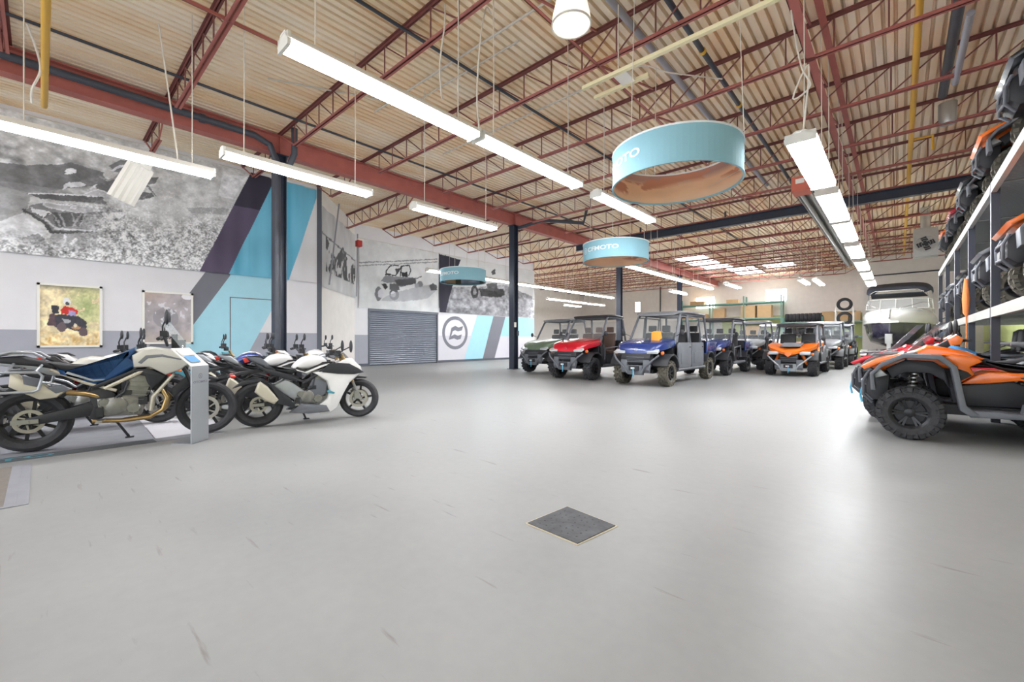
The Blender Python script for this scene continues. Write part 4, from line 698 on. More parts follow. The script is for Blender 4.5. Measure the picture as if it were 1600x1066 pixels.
# road bikes: full sport fairing, or naked
def roadbike(label,loc,rz,tankm='p_white',sport=False,trim='p_black',tail='p_white',steer=-12,rim='rim_black',accent='teal_trim',mir=None,group=G_B):
    p=thing('motorcycle',label,'motorcycle',loc,rz,group); D=-.66
    bike_wheel(p,-.66,.315,.16,5,rim,.11,(-1,)); bike_wheel(p,.70,.295,.12,5,rim,.135,(-1,1),R(steer))
    st=[(.42,.80,.09,.03),(.46,.82,.125,.065),(.55,.86,.155,.095),(.66,.88,.17,.105),(.76,.885,.165,.09),(.83,.88,.13,.065),(.87,.875,.08,.03)]
    MB().sect([(x+D,z,w_,h) for x,z,w_,h in st],20,2.6).build('fuel_tank',tankm,p)
    MB().lathe([(.001,0),(.045,0),(.045,.012),(.001,.015)],16,(.72+D,0,.972),'z').build('fuel_cap','steel',p)
    duo(off([(.46,.82),(.58,.77),(.80,.88),(.95,.885),(.90,.83),(.74,.78),(.56,.72),(.42,.76)],D),.12,.168,.015).build('tank_side',trim,p)
    if accent: duo(off([(.44,.79),(.56,.745),(.78,.835),(.88,.86),(.90,.845),(.80,.81),(.58,.725),(.46,.765)],D),.166,.171,.002).build('stripe','p_white',p)
    MB().puff(off([(.12,.86),(.22,.82),(.42,.80),(.50,.80),(.53,.76),(.4,.72),(.22,.77)],D),-.12,.12,.025,3).build('rider_seat','seat_black',p)
    MB().puff(off([(-.15,.975),(.02,.965),(.13,.86),(.22,.80),(.14,.79),(.0,.86),(-.1,.92)],D),-.09,.09,.025,3).build('tail_cowl',tail,p)
    MB().puff(off([(-.12,.985),(.0,.99),(.1,.93),(.02,.955)],D),-.08,.08,.012).build('pillion_seat','seat_black',p)
    duo(off([(-.05,.89),(.08,.81),(.5,.68),(.46,.60),(.1,.74),(-.03,.84)],D),.07,.125,.015).build('side_panel','black_plastic',p)
    MB().puff(off([(-.19,.945),(-.14,.96),(-.1,.90),(-.16,.89)],D),-.06,.06,.01).build('tail_light','lens_red',p)
    MB().puff(off([(-.36,.715),(-.22,.77),(.02,.80),(.06,.76),(-.2,.73),(-.35,.69)],D),-.05,.05,.01).build('plate_holder','black_plastic',p)
    for s in(-1,1):
        MB().cyl((-.30+D,s*.05,.73),(-.3+D,s*.17,.72),.012,n=6).build('indicator_stalk','black_plastic',p); MB().ball((-.3+D,s*.19,.72),.032,10,6,(1.1,1,.8)).build('indicator','lens_red' if sport else 'lens_orange',p)
    MB().puff(off([(-.02,.62),(.01,.64),(.10,.56),(.23,.38),(.17,.32),(.06,.38),(-.06,.5)],D),-.24,-.15,.03,3).build('muffler','beige_metal',p)
    MB().puff(off([(.10,.61),(.15,.60),(.46,.29),(.42,.25),(.2,.33),(.22,.40)],D),-.23,-.14,.015).build('heat_shield','black_plastic',p)
    duo(off([(-.06,.28),(-.06,.34),(.1,.35),(.5,.45),(.52,.38),(.2,.29)],D),.085,.115,.01).build('swingarm','black_plastic' if sport else 'steel',p)
    MB().bx(-.74,-.6,-.135,-.105,.295,.335).build('axle_block','steel',p,0)
    engine(p,-.02,.40,.9,'engine' if sport else 'steel')
    duo(off([(.16,.56),(.32,.64),(.40,.60),(.56,.47),(.58,.33),(.50,.30),(.36,.40)],D),.11,.15,.012).build('frame_plate','p_silver' if sport else trim,p)
    m=MB()
    for s in(-1,1): m.tube([(-.6,s*.08,.84),(-.3,s*.11,.68),(-.1,s*.13,.6)],.016,8); m.tube([(-.12,s*.14,.58),(.12,s*.16,.74),(.32,s*.09,.86)],.024,8)
    m.build('frame','p_black' if not sport else 'black_plastic',p)
    MB().cyl((-.14,0,.66),(-.24,0,.36),.032,n=10).build('shock',"p_red" if not sport else 'p_black',p)
    fk=MB(); 
    for s in(-1,1): fk.cyl((.42,s*.095,.98),(.58,s*.095,.56),.024,n=10)
    fk.build('fork_tube','gold_pipe',p); fk=MB()
    for s in(-1,1): fk.cyl((.57,s*.095,.58),(.705,s*.095,.28),.02,n=10); fk.bx(.60,.67,s*.095-.02,s*.095+.02,.3,.42)
    fk.build('fork_slider','steel',p)
    MB().puff([(.44,.50),(.52,.60),(.68,.645),(.82,.62),(.78,.60),(.66,.605),(.54,.55),(.48,.48)],-.06,.06,.012).build('front_fender','black_plastic',p)
    MB().puff(off([(-.3,.55),(-.2,.63),(.05,.66),(.22,.55),(.16,.52),(.03,.62),(-.18,.59)],D),-.07,.07,.01).build('rear_hugger','black_plastic',p)
    MB().tube([(.24,-.06,.5),(.32,-.08,.42),(.28,-.1,.3),(.1,-.12,.23),(-.15,-.13,.24),(-.25,-.16,.32)],.02,8).build('header_pipe','steel',p)
    MB().bx(.26,.34,-.13,.13,.42,.72).build('radiator','black_plastic',p,0)
    if sport:
        duo(off([(1.10,.91),(1.2,.925),(1.34,.80),(1.36,.72),(1.30,.66),(1.18,.56),(1.09,.40),(1.0,.20),(.90,.13),(.76,.13),(.70,.22),(.86,.34),(.89,.46),(.85,.60),(.66,.735),(.80,.75)],D),.09,.20,.04).build('side_fairing',tankm,p)
        duo(off([(.86,.85),(1.0,.865),(1.16,.85),(1.30,.77),(1.38,.71),(1.24,.685),(1.0,.70),(.78,.735)],D),.196,.212,.007).build('fairing_vent','black_plastic',p)
        duo(off([(.36,.185),(.50,.30),(.84,.25),(.89,.155),(.6,.15)],D),.12,.215,.012).build('belly_pan','grey_plastic',p)
        duo(off([(.84,.46),(.88,.47),(.96,.425),(.94,.41),(.86,.43)],D),.2,.212,.004).build('winglet',accent or 'teal_trim',p)
        duo(off([(.66,.64),(.78,.64),(.86,.56),(.84,.42),(.76,.36),(.62,.36),(.60,.5)],D),.13,.16,.012).build('engine_guard','grey_plastic',p)
        MB().puff(off([(1.12,.92),(1.22,.93),(1.36,.79),(1.38,.72),(1.3,.70),(1.15,.72)],D),-.15,.15,.05,3).build('nose_cowl',tankm,p)
        MB().puff(off([(1.30,.79),(1.375,.74),(1.36,.70),(1.28,.72)],D),-.155,.155,.012).build('headlight','lens',p)
        m=MB(); n=7; rg=[[(1.27-.14*u+D-.12*(yy/.13)**2,yy*(1-.25*u),.86+.15*u) for yy in np.linspace(-.13,.13,n)] for u in(0,.33,.66,1)]
        m.add([q for r in rg for q in r],[(i*n+k,i*n+k+1,(i+1)*n+k+1,(i+1)*n+k) for i in range(3) for k in range(n-1)]); m.build('windscreen','glass_dark',p)
        MB().bx(1.05+D,1.12+D,-.08,.08,.93,.98).build('dash','black_plastic',p,0)
        bars(p,.38,.965,.3,.02,.08,mir or (.18,.06,.12,False))
    else:
        MB().puff(off([(.94,.96),(1.10,.93),(1.16,.84),(1.10,.74),(.98,.78)],D),-.1,.1,.03,3).build('headlight_cowl',trim,p)
        MB().lathe([(.001,.0),(.075,.0),(.085,-.03),(.001,-.04)],20,(1.165+D,0,.84),'x').build('headlight','lens',p)
        duo(off([(.70,.78),(.86,.84),(.92,.74),(.80,.56),(.74,.62)],D),.13,.185,.02).build('radiator_shroud',trim,p)
        if accent: duo(off([(.62,.30),(.86,.28),(.9,.2),(.66,.18)],D),.08,.13,.015).build('belly_pan','black_plastic',p)
        MB().bx(.98+D,1.06+D,-.07,.07,.98,1.05).build('dash','black_plastic',p,0)
        bars(p,.34,1.0,.37,.07,.06,mir or (.03,.07,.2,True))
    stand(p,-.12); return p
BH=R(79.2); bd=Vector((math.cos(BH),math.sin(BH),0))
adventure('blue and pearl-white touring motorcycle with bare pannier rails, nearest the viewer',(-6.78,.66,.0045),BH)
mid=lambda x,y:(x+bd.x*.66,y+bd.y*.66,.0045)
sp=roadbike('white full-faired sport motorcycle at the open end of the row',mid(-6.55,2.02),BH-R(2),'p_white',True,tail='grey_plastic',steer=-22)
# first row, going back to the left wall
roadbike('white and silver naked motorcycle right behind the blue tourer',mid(-8.25,-.18),BH,'p_pearl',False,'p_silver','p_darkred',accent=None,mir=(.03,.09,.2,True))
roadbike('white motorcycle with black tail, third from front in near row',mid(-9.4,.15),BH,'p_white',False,'p_black','p_black',accent=None)
roadbike('black motorcycle with tall mirror, rearmost of the near row',mid(-10.4,.3),BH,'p_black',False,'p_grey','p_white',accent=None,mir=(.0,.05,.26,False))
roadbike('white-tanked motorcycle cut off by left picture edge, red tail',mid(-7.9,-1.75),BH,'p_white',False,'p_silver','p_darkred',accent=None)
# second row
roadbike('white naked motorcycle standing just behind the white sport bike',mid(-7.65,1.95),BH,'p_white',False,'p_black','p_silver',mir=(.04,.07,.18,True))
roadbike('dark navy motorcycle with silver tail, third in far row',mid(-8.55,1.8),BH,'p_navy',False,'p_black','p_silver',accent=None)
roadbike('white and black striped motorcycle, fourth in far row',mid(-9.55,2.1),BH,'p_white',False,'p_black','p_white',mir=(.04,.08,.22,True))
roadbike('teal-trimmed dark motorcycle, rearmost of far row by blue stripe',mid(-10.6,1.6),BH,'p_black',False,'teal_trim','p_black',accent=None)
roadbike('white motorcycle half hidden behind near dark post',mid(-10.5,3.75),BH,'p_white',False,'p_grey','p_white',mir=(.03,.06,.2,True))
# floor mat, price stand, rubber mats
o=thing('display_mat','grey display floor mat with dark border under the motorcycles','floor mat',(-9,-1.5,0))
MB().prism([(2.5,-3.5),(2.3,-3.5),(-1.8,-3.5),(-1.8,2.5),(.45,2.5),(2.3,2.44)],.0,.003,'z').build('mat_field','mat_grey',o,0)
MB().prism([(2.5,-3.5),(2.28,-3.5),(2.28,2.42),(2.52,2.42)],.0,.0035,'z').build('mat_border','mat_dark',o,0)
MB().prism([(.45,2.5),(2.28,2.43),(2.28,3.1),(1.2,3.3)],.0,.003,'z').build('mat_end','paint_pale',o,0); MB().prism([(2.28,2.42),(2.52,2.42),(2.45,3.15),(2.28,3.1)],.0,.0035,'z').build('border_end','mat_grey',o,0)
for k in(-1.2,1.0):
    tx=text_mb('CFMOTO',.17,1.7,.004); e=emblem_mb(.085); e.v=[(x-.75,y,z) for x,y,z in e.v]; e.add(tx.v,tx.f); e.v=[(2.4-y,k+x,.0045) for x,y,z in e.v]; e.build('lettering','teal_trim',o,0)
o=thing('price_stand','slim brushed-metal price stand with sloping top, before the blue motorcycle','display stand',(-6.13,1.27,0)); o.rotation_euler=(0,0,R(131))
# local x along the width, local -y faces the viewer side
MB().bx(-.135,.135,0,.012,.0,.90).build('front_panel','p_silver',o,0); MB().prism([(0,.90),(.012,.90),(.25,1.10),(.24,1.11)],-.135,.135,'x').build('sloping_top','white_metal',o,0)
MB().bx(-.135,.135,.0,.24,0,.008).build('foot','p_silver',o,0)
m=MB(); f=lambda u,v:(u,.0+v*.24,.91+v*.2+.006)
for u0,u1,v0,v1,mm in((-.11,.11,.55,.9,'p_white'),(-.1,.06,.15,.5,'p_skyblue')): MB().add([f(u0,v0),f(u1,v0),f(u1,v1),f(u0,v1)],[(0,1,2,3)]).build('price_card',mm,o,0)
e=emblem_mb(.03); e.v=[(-x,-.001,.78+y) for x,y,z in e.v]; tx=text_mb('CFMOTO',.035,1.5,.001); e.add([(-x,-.001,.71+y) for x,y,z in tx.v],tx.f); e.v=[(-x if False else x,y,z) for x,y,z in e.v]; e.build('lettering','paint_dark',o,0)
o=thing('rubber_mat','small black perforated rubber mat alone on open floor','floor mat',(-1.58,2.32,0))
MB().prism([(-.22,-.18),(.18,-.2),(.225,.17),(-.185,.22)],0,.007,'z').build('mat_sheet','mat_rubber',o,0); MB().prism([(-.235,-.19),(.19,-.215),(.24,.18),(-.195,.235)],0,.0025,'z').build('grimy_outline','grout',o,0)
m=MB()
for i in range(6):
    for k in range(6): m.lathe([(.001,.007),(.007,.007),(.007,.0085),(.001,.0085)],6,(-.15+i*.055+random.uniform(-.01,.01),-.13+k*.055,0),'z')
q=m.build('hole_rings','rim_black',o); q['kind']='stuff'
o=thing('door_mat','brown-grey bordered floor mat at left picture edge','floor mat',(-5.5,-.8,0))
MB().bx(-.72,.74,-.9,.62,0,.006).build('mat_sheet','mat_brown',o,0); MB().bx(-.75,.78,.62,.68,0,.0065).bx(-.75,.78,.68,.74,0,.004).bx(.74,.78,-.9,.62,0,.0065).build('mat_edge','mat_grey',o,0)
# ---------------------------------------------------------------- off-road wheels
def mud_wheel(parent,x,y,r,wd,rim='rim_black',tyre='tyre',steer=0,spokes=7,name='wheel'):
    key=('m',r,wd,rim,tyre,spokes)
    if key not in WM:
        ri=r*.56
        m=MB().lathe([(ri,-wd*.40),(ri+.02,-wd*.47),(r*.80,-wd*.49),(r*.88,-wd*.42),(r*.91,-wd*.25),(r*.91,wd*.25),(r*.88,wd*.42),(r*.80,wd*.49),(ri+.02,wd*.47),(ri,wd*.40)],36)
        nl=16
        for k in range(nl):
            for row,(yy,da,sl) in enumerate(((-wd*.36,0,.35),(-wd*.12,.5,-.3),(wd*.12,0,.3),(wd*.36,.5,-.35))):
                a=2*PI*(k+da)/nl; c,s_=math.cos(a),math.sin(a); tg=(-s_,0,c); e=r*.03; rr=r-(.055 if row in(0,3) else .035)
                p0=(rr*c-tg[0]*e+0,yy-wd*.1,rr*s_-tg[2]*e); p1=(rr*c+tg[0]*e,yy+wd*.1,rr*s_+tg[2]*e)
                m.bar(p0,p1,.062,.07,(c,0,s_))
            a=2*PI*k/nl; c,s_=math.cos(a),math.sin(a)
            for yy in(-1,1): m.bar((r*.80*c,yy*wd*.49,r*.80*s_),(r*.95*c,yy*wd*.43,r*.95*s_),.05,.03,(0,1,0))
        g=MB().lathe([(ri-.02,-wd*.36),(ri+.006,-wd*.43),(ri+.006,wd*.43),(ri-.02,wd*.36),(ri-.035,.02)],32)
        for yy in(-1,1):
            g.lathe([(.001,yy*wd*.18),(.055,yy*wd*.18),(.055,yy*wd*.30),(.04,yy*wd*.33),(.001,yy*wd*.33)],16)
            for k in range(spokes):
                a=2*PI*k/spokes
                for q in(-.13,.13): g.bar((.045*math.cos(a),yy*wd*.26,.045*math.sin(a)),((ri-.015)*math.cos(a+q),yy*wd*.36,(ri-.015)*math.sin(a+q)),.022,.02,(0,1,0))
        g.lathe([(.02,-.02),(ri-.03,-.02),(ri-.03,.02),(.02,.02)],24)
        WM[key]=(g.mesh('wheel',rim),m.mesh('tyre',tyre,30))
    a=WM[key]; o=ob(name,a[0],parent,(x,y,r),(0,0,steer)); ob('tyre',a[1],o); return o
def bothsides(fn,parent,name,mat,smooth=38):
    for s in(-1,1):
        m=MB(); fn(m,s); m.build(name,mat,parent,smooth)
# ---------------------------------------------------------------- side-by-side buggies (origin below the front axle, +x forward)
def buggy(label,loc,rz,paint,crew=False,sport=False,roof='black_plastic',doors=None,glass='glass_clear',seat='seat_black',tyre='tyre',rim='rim_black',wb=None,strap=True,shockm='p_black',cover=None,steer=0):
    p=thing('side_by_side',label,'buggy',loc,rz,'side-by-side buggies'); wb=wb or (3.05 if crew else 2.1); r=.345; tk=.62
    for x,y in((0,1),(0,-1),(-wb,1),(-wb,-1)): mud_wheel(p,x,y*tk,r,.26,rim,tyre,R(steer) if x==0 else 0)
    hz=1.16 if not sport else 1.02; ch='grey_plastic'
    # floor pan and chassis
    MB().bx(-wb-.1,.3,-.38,.38,.34,.44).build('chassis','black_plastic',p,0)
    MB().puff([(-.5,.36),(-wb+.45,.36),(-wb+.5,.46),(-.45,.46)],-.72,.72,.03).build('floor_pan','black_plastic',p)
    for s in(-1,1):
        MB().tube([(-.46,s*.72,.42),(-wb+.48,s*.72,.42)],.04,8).build('rocker_bar',ch,p)
        for xx,z in((0,.34),(-wb,.34)):
            o=MB().bar((xx+.1,s*.2,z+.06),(xx,s*.52,z),.04,.04).bar((xx-.12,s*.2,z+.06),(xx,s*.52,z),.04,.04).bar((xx+.04,s*.22,z+.2),(xx,s*.52,z+.1),.03,.03).build('control_arm','black_plastic',p,0)
            MB().cyl((xx+(.2 if sport and xx==0 else -.02),s*.3,z+.46),(xx+(.16 if sport and xx==0 else -.02),s*.47,z+.06),.036 if not sport else .05,n=10).build('shock',shockm,p)
    # hood
    st=[(.50,hz-.30,.30,.05),(.47,hz-.24,.46,.10),(.36,hz-.17,.58,.13),(.15,hz-.12,.66,.14),(-.2,hz-.07,.68,.14),(-.48,hz-.02,.68,.12)]
    if sport: st=[(.62,hz-.24,.10,.05),(.52,hz-.19,.36,.07),(.3,hz-.12,.56,.09),(0,hz-.06,.68,.10),(-.3,hz-.0,.68,.10),(-.5,hz+.02,.66,.08)]
    if sport:
        rg=[]
        for x,wd,z,dv in((.66,.10,hz-.22,.0),(.56,.34,hz-.17,.015),(.36,.60,hz-.10,.035),(.05,.72,hz-.03,.05),(-.3,.70,hz+.03,.05),(-.5,.68,hz+.07,.04)):
            rg.append([(x-.12*(wd>.3),wd,z+dv),(x,wd*.45,z-dv*.2),(x,0,z-dv*.6),(x,-wd*.45,z-dv*.2),(x-.12*(wd>.3),-wd,z+dv),(x-.12*(wd>.3),-wd*.98,z-.07),(x,0,z-.16),(x-.12*(wd>.3),wd*.98,z-.07)])
        MB().loft(rg).build('hood',paint,p,22)
    else: MB().sect(st,20,4).build('hood',paint,p)
    MB().puff([(.33,hz-.03),(.2,hz+.015),(-.1,hz+.055),(-.4,hz+.1),(-.4,hz+.07),(.2,hz-.03)],-.3,.3,.015).build('hood_panel',paint if not sport else 'grey_plastic',p)
    e=emblem_mb(.04); e.v=[(.475+.02,x,hz-.2+y) for x,y,z in e.v]; e.build('emblem','chrome',p,0)
    # front face
    MB().puff([(.50,hz-.30),(.56,hz-.42),(.50,hz-.58),(.3,hz-.6),(.3,hz-.25)],-.40 if not sport else -.26,.40 if not sport else .26,.03).build('front_fascia','black_plastic',p)
    for k in range(4): MB().bx(.535,.555,-.24,.24,hz-.40-.04*k,hz-.385-.04*k).build('grille_bar',ch,p,0)
    for s in(-1,1):
        MB().puff([(.42,hz-.19),(.525,hz-.25),(.51,hz-.30),(.38,hz-.25)],s*.30,s*.60,.015).build('headlight','lens',p)
        MB().puff([(.30,hz-.24),(.36,hz-.27),(.34,hz-.33),(.26,hz-.30)],s*.6,s*.67,.01).build('side_marker','lens_orange',p)
        # bumper wing
        MB().tube([(.50,s*.62,hz-.34),(.60,s*.50,hz-.46),(.62,s*.28,hz-.66),(.60,s*.2,hz-.80)],.024,8).build('bumper_tube',ch if not sport else 'p_silver',p)
        MB().puff([(.56,hz-.46),(.58,hz-.72),(.52,hz-.80),(.44,hz-.6)],s*.22,s*.40,.02).build('bumper_wing',ch,p)
        # fender arch
        ar=[(r*1.22*math.cos(R(a)),r+.1+r*1.18*math.sin(R(a))) for a in range(15,176,20)]; ai=[(r*1.06*math.cos(R(a)),r+.1+r*1.04*math.sin(R(a))) for a in range(175,14,-20)]
        MB().puff(ar+ai,s*(.40 if not sport else .5),s*.80,.02).build('front_fender','black_plastic',p)
        ar2=[(x-wb,z+.02) for x,z in ar]; ai2=[(x-wb,z+.02) for x,z in ai]; MB().puff(ar2+ai2,s*.44,s*.78,.02).build('rear_fender','black_plastic',p)
    MB().puff([(.55,hz-.60),(.60,hz-.64),(.58,hz-.84),(.48,hz-.86),(.44,hz-.62)],-.22,.22,.02).build('skid_plate',ch if not sport else 'p_silver',p)
    MB().bx(.50,.64,-.13,.13,hz-.74,hz-.62).build('winch','black_plastic',p,0); MB().bx(.635,.65,-.07,.03,hz-.70,hz-.655).build('winch_plate','white_metal',p,0)
    if strap: MB().tube([(.655,0,hz-.68),(.66,.01,hz-.78),(.65,0,hz-.9)],.016,6).build('tow_strap','strap_blue',p)
    # cab
    top=1.94 if not sport else 1.74; xa=-.42; xb=-.92 if not sport else -1.0; xr=-wb+.28
    for s in(-1,1):
        MB().tube([(xa,s*.66,hz-.06),(xb,s*.60,top-.06),(xb-.1,s*.58,top)],.034,8).build('front_pillar',ch,p)
        MB().tube([(xb-.1,s*.58,top),(xr-.1,s*.58,top+.0),(xr-.16,s*.60,top-.08),(xr-.3,s*.66,1.0),(xr-.3,s*.66,.5)],.034,8).build('side_rail',ch,p)
        xm=(-1.35 if not crew else -1.42)
        if crew or sport: MB().tube([(xm,s*.66,.5),(xm,s*.66,1.1),(xm-.02,s*.60,top-.02)],.032,8).build('centre_pillar',ch,p)
        mirror(p,(xa-.1,s*.66,hz+.16),(xa-.02,s*.84,hz+.25),(.3,.85,1.1))
    MB().tube([(xb-.1,-.58,top),(xb-.1,.58,top)],.03,8).build('roof_crossbar',ch,p); MB().tube([(xr-.12,-.58,top),(xr-.12,.58,top)],.03,8).build('roof_crossbar',ch,p)
    if roof: MB().sect([(xb+.12,top-.02,.52,.02),(xb+.02,top+.03,.64,.045),(xb-.4,top+.055,.68,.05),((xb+xr)/2,top+.06,.68,.05),(xr-.1,top+.04,.66,.045),(xr-.22,top,.6,.02)],20,4).build('roof',roof,p)
    # windscreen
    if glass: MB().prism([(xa-.02,hz+.0),(xa-.0,hz+.01),(xb-.03,top-.06),(xb-.05,top-.07)],-.60,.60).build('windscreen',glass,p,0)
    MB().prism([(xr-.17,1.12),(xr-.16,1.12),(xr-.12,top-.1),(xr-.13,top-.1)],-.56,.56).build('rear_screen',glass or 'glass_clear',p,0)
    # dash, wheel, seats
    MB().puff([(xa+.0,hz-.04),(xa-.2,hz-.02),(xa-.3,hz-.2),(xa-.1,.6),(xa,.6)],-.62,.62,.03).build('dashboard','black_plastic',p)
    sw=MB().lathe([(.15,-.013),(.176,-.013),(.176,.013),(.15,.013)],24,axis='x'); sw.bar((0,-.16,0),(0,.16,0),.02,.03).bar((0,0,0),(0,0,-.16),.02,.03); sw.xf(Matrix.Translation((xa-.42,.32,hz+.02))@Matrix.Rotation(R(-28),4,'Y')); sw.build('steering_wheel','black_plastic',p)
    MB().cyl((xa-.42,.32,hz+.02),(xa-.15,.32,hz-.12),.02,n=8).build('steering_column','black_plastic',p)
    for row in range(2 if crew else 1):
        sx=-1.0-1.05*row
        for yy in((-.42,0,.42) if not sport else(-.33,.33)):
            hw=.2 if not sport else .25
            MB().puff([(sx+.12,.80),(sx+.12,.90),(sx-.36,.88),(sx-.36,.76)],yy-hw,yy+hw,.035).build('seat_cushion',seat,p)
            o=MB().puff([(sx-.30,.86),(sx-.42,1.42),(sx-.52,1.44),(sx-.44,.84)],yy-hw,yy+hw,.04).build('seat_back',seat,p)
            MB().puff([(sx-.42,1.47),(sx-.44,1.64),(sx-.52,1.64),(sx-.51,1.46)],yy-.12,yy+.12,.03).build('headrest',seat,o)
        MB().bx(sx-.38,sx+.1,-.6,.6,.46,.78).build('seat_base','black_plastic',p,0)
    # doors
    segs=[(-.46,-1.40,'front'),(-1.44,-2.42,'rear')] if crew else [(-.46,-1.50,'front')]
    if doors:
        for s in(-1,1):
            for a,b,_ in segs:
                lead=a-.0
                d=MB().puff([(a,.46),(a,hz-.08),(a-.05,hz-.02),(b+.02,hz-.02),(b,hz-.1),(b,.52),(b+.06,.46)],s*.70,s*.755,.02).build('door',doors,p)
                MB().puff([(a-.16,.56),(a-.16,.86),(b+.12,.92),(b+.12,.56)],s*.752,s*.765,.006).build('door_panel',doors,d); MB().bx(b+.06,b+.16,s*.755-.0,s*.775,hz-.16,hz-.13).build('door_handle','black_plastic',d,0)
                fx=(xb+.0 if _=='front' else b+.98)
                MB().tube([(a-.06,s*.68,hz-.02),(min(fx,a-.06)-.02 if _=='front' else a-.02,s*.62,top-.08),(b+.04,s*.61,top-.08),(b+.02,s*.68,hz-.02)],.024,8).build('door_frame',doors,d)
    else:
        for s in(-1,1):
            for a,b,_ in segs:
                MB().tube([(a-.1,s*.72,.6),(a-.15,s*.72,.95),(b+.1,s*.72,1.0),(b+.05,s*.72,.6)],.022,8).build('side_net_frame',ch,p)
            MB().puff([(-.42,.40),(-.40,hz-.2),(-.55,hz-.05),(-.66,.8),(-.62,.40)],s*.66,s*.73,.02).build('cowl_side',paint if sport else 'black_plastic',p)
    # cargo bed
    if not sport:
        bz=.86; b0,b1=-wb+.22,-wb-.72
        MB().bx(b1,b0,-.66,.66,bz,bz+.05).build('bed_floor','black_plastic',p,0)
        for s in(-1,1): MB().puff([(b0,bz-.06),(b0,bz+.3),(b1,bz+.3),(b1,bz-.02)],s*.62,s*.72,.02).build('bed_side',paint,p)
        MB().bx(b1-.03,b1+.02,-.66,.66,bz,bz+.29).build('tailgate','black_plastic',p,0); MB().bx(b0-.04,b0,-.66,.66,bz,bz+.34).build('bed_headboard','black_plastic',p,0)
    else:
        MB().puff([(-wb+.5,.6),(-wb+.45,1.1),(-wb+.1,1.14),(-wb-.45,1.02),(-wb-.5,.86),(-wb-.1,.80)],-.62,.62,.05).build('rear_body',paint,p)
        for s in(-1,1): MB().puff([(-.62,.46),(-.66,.84),(-1.2,.72),(-wb+.5,1.02),(-wb+.5,.6),(-wb+.4,.46)],s*.66,s*.74,.025).build('side_panel','grey_plastic' if s else paint,p)
    for s in(-1,1): MB().bx(-wb-.76 if not sport else -wb-.5,-wb-.7 if not sport else -wb-.44,s*.5,s*.62,.95,1.05).build('tail_light','lens_red',p,0)
    if cover: MB().puff([(.0,hz+.02),(-.02,hz+.26),(-.13,hz+.29),(-.2,hz+.1)],.18,.42,.03).build('hang_tag',cover,p)
    return p
SOUTH=-PI/2
buggy('grey-green side-by-side with full windscreen, nearest the post',(-9.85,12.55,0),SOUTH,'p_green',roof='grey_plastic',seat='seat_black')
buggy('bright red side-by-side with brown seat, between green and blue ones',(-7.5,11.2,0),SOUTH,'p_red',roof='black_plastic',seat='seat_brown')
buggy('blue four-seat side-by-side with grey doors and dusty tyres',(-5.08,10.92,0),SOUTH,'p_navy',crew=True,doors='grey_plastic',roof='p_grey',tyre='tyre_dusty',wb=3.05,cover='card_orange')
buggy('dark blue side-by-side with open sides behind blue crew model',(-5.0,15.75,0),SOUTH,'p_navy',roof='black_plastic',crew=False,wb=2.42,tyre='tyre',strap=False)
buggy('orange sport buggy with orange shock absorbers and silver bumper',(-2.72,17.28,0),SOUTH,'p_orange',sport=True,wb=2.7,shockm='p_orange',rim='rim_black',roof='black_plastic',glass=None)
buggy('silver-grey side-by-side standing behind the dark blue one',(-4.75,19.6,0),SOUTH,'p_silver',roof='p_grey',strap=False)
buggy('grey side-by-side with pale roof behind the orange buggy',(-2.45,22.3,0),SOUTH,'p_grey',roof='p_silver',strap=False)
buggy('pale side-by-side parked third back, left of orange buggy',(-4.7,24.0,0),SOUTH,'p_white',roof='p_white',strap=False)
buggy('dark side-by-side farthest back near lime wall',(-2.35,26.3,0),SOUTH,'p_black',roof='p_grey',strap=False)
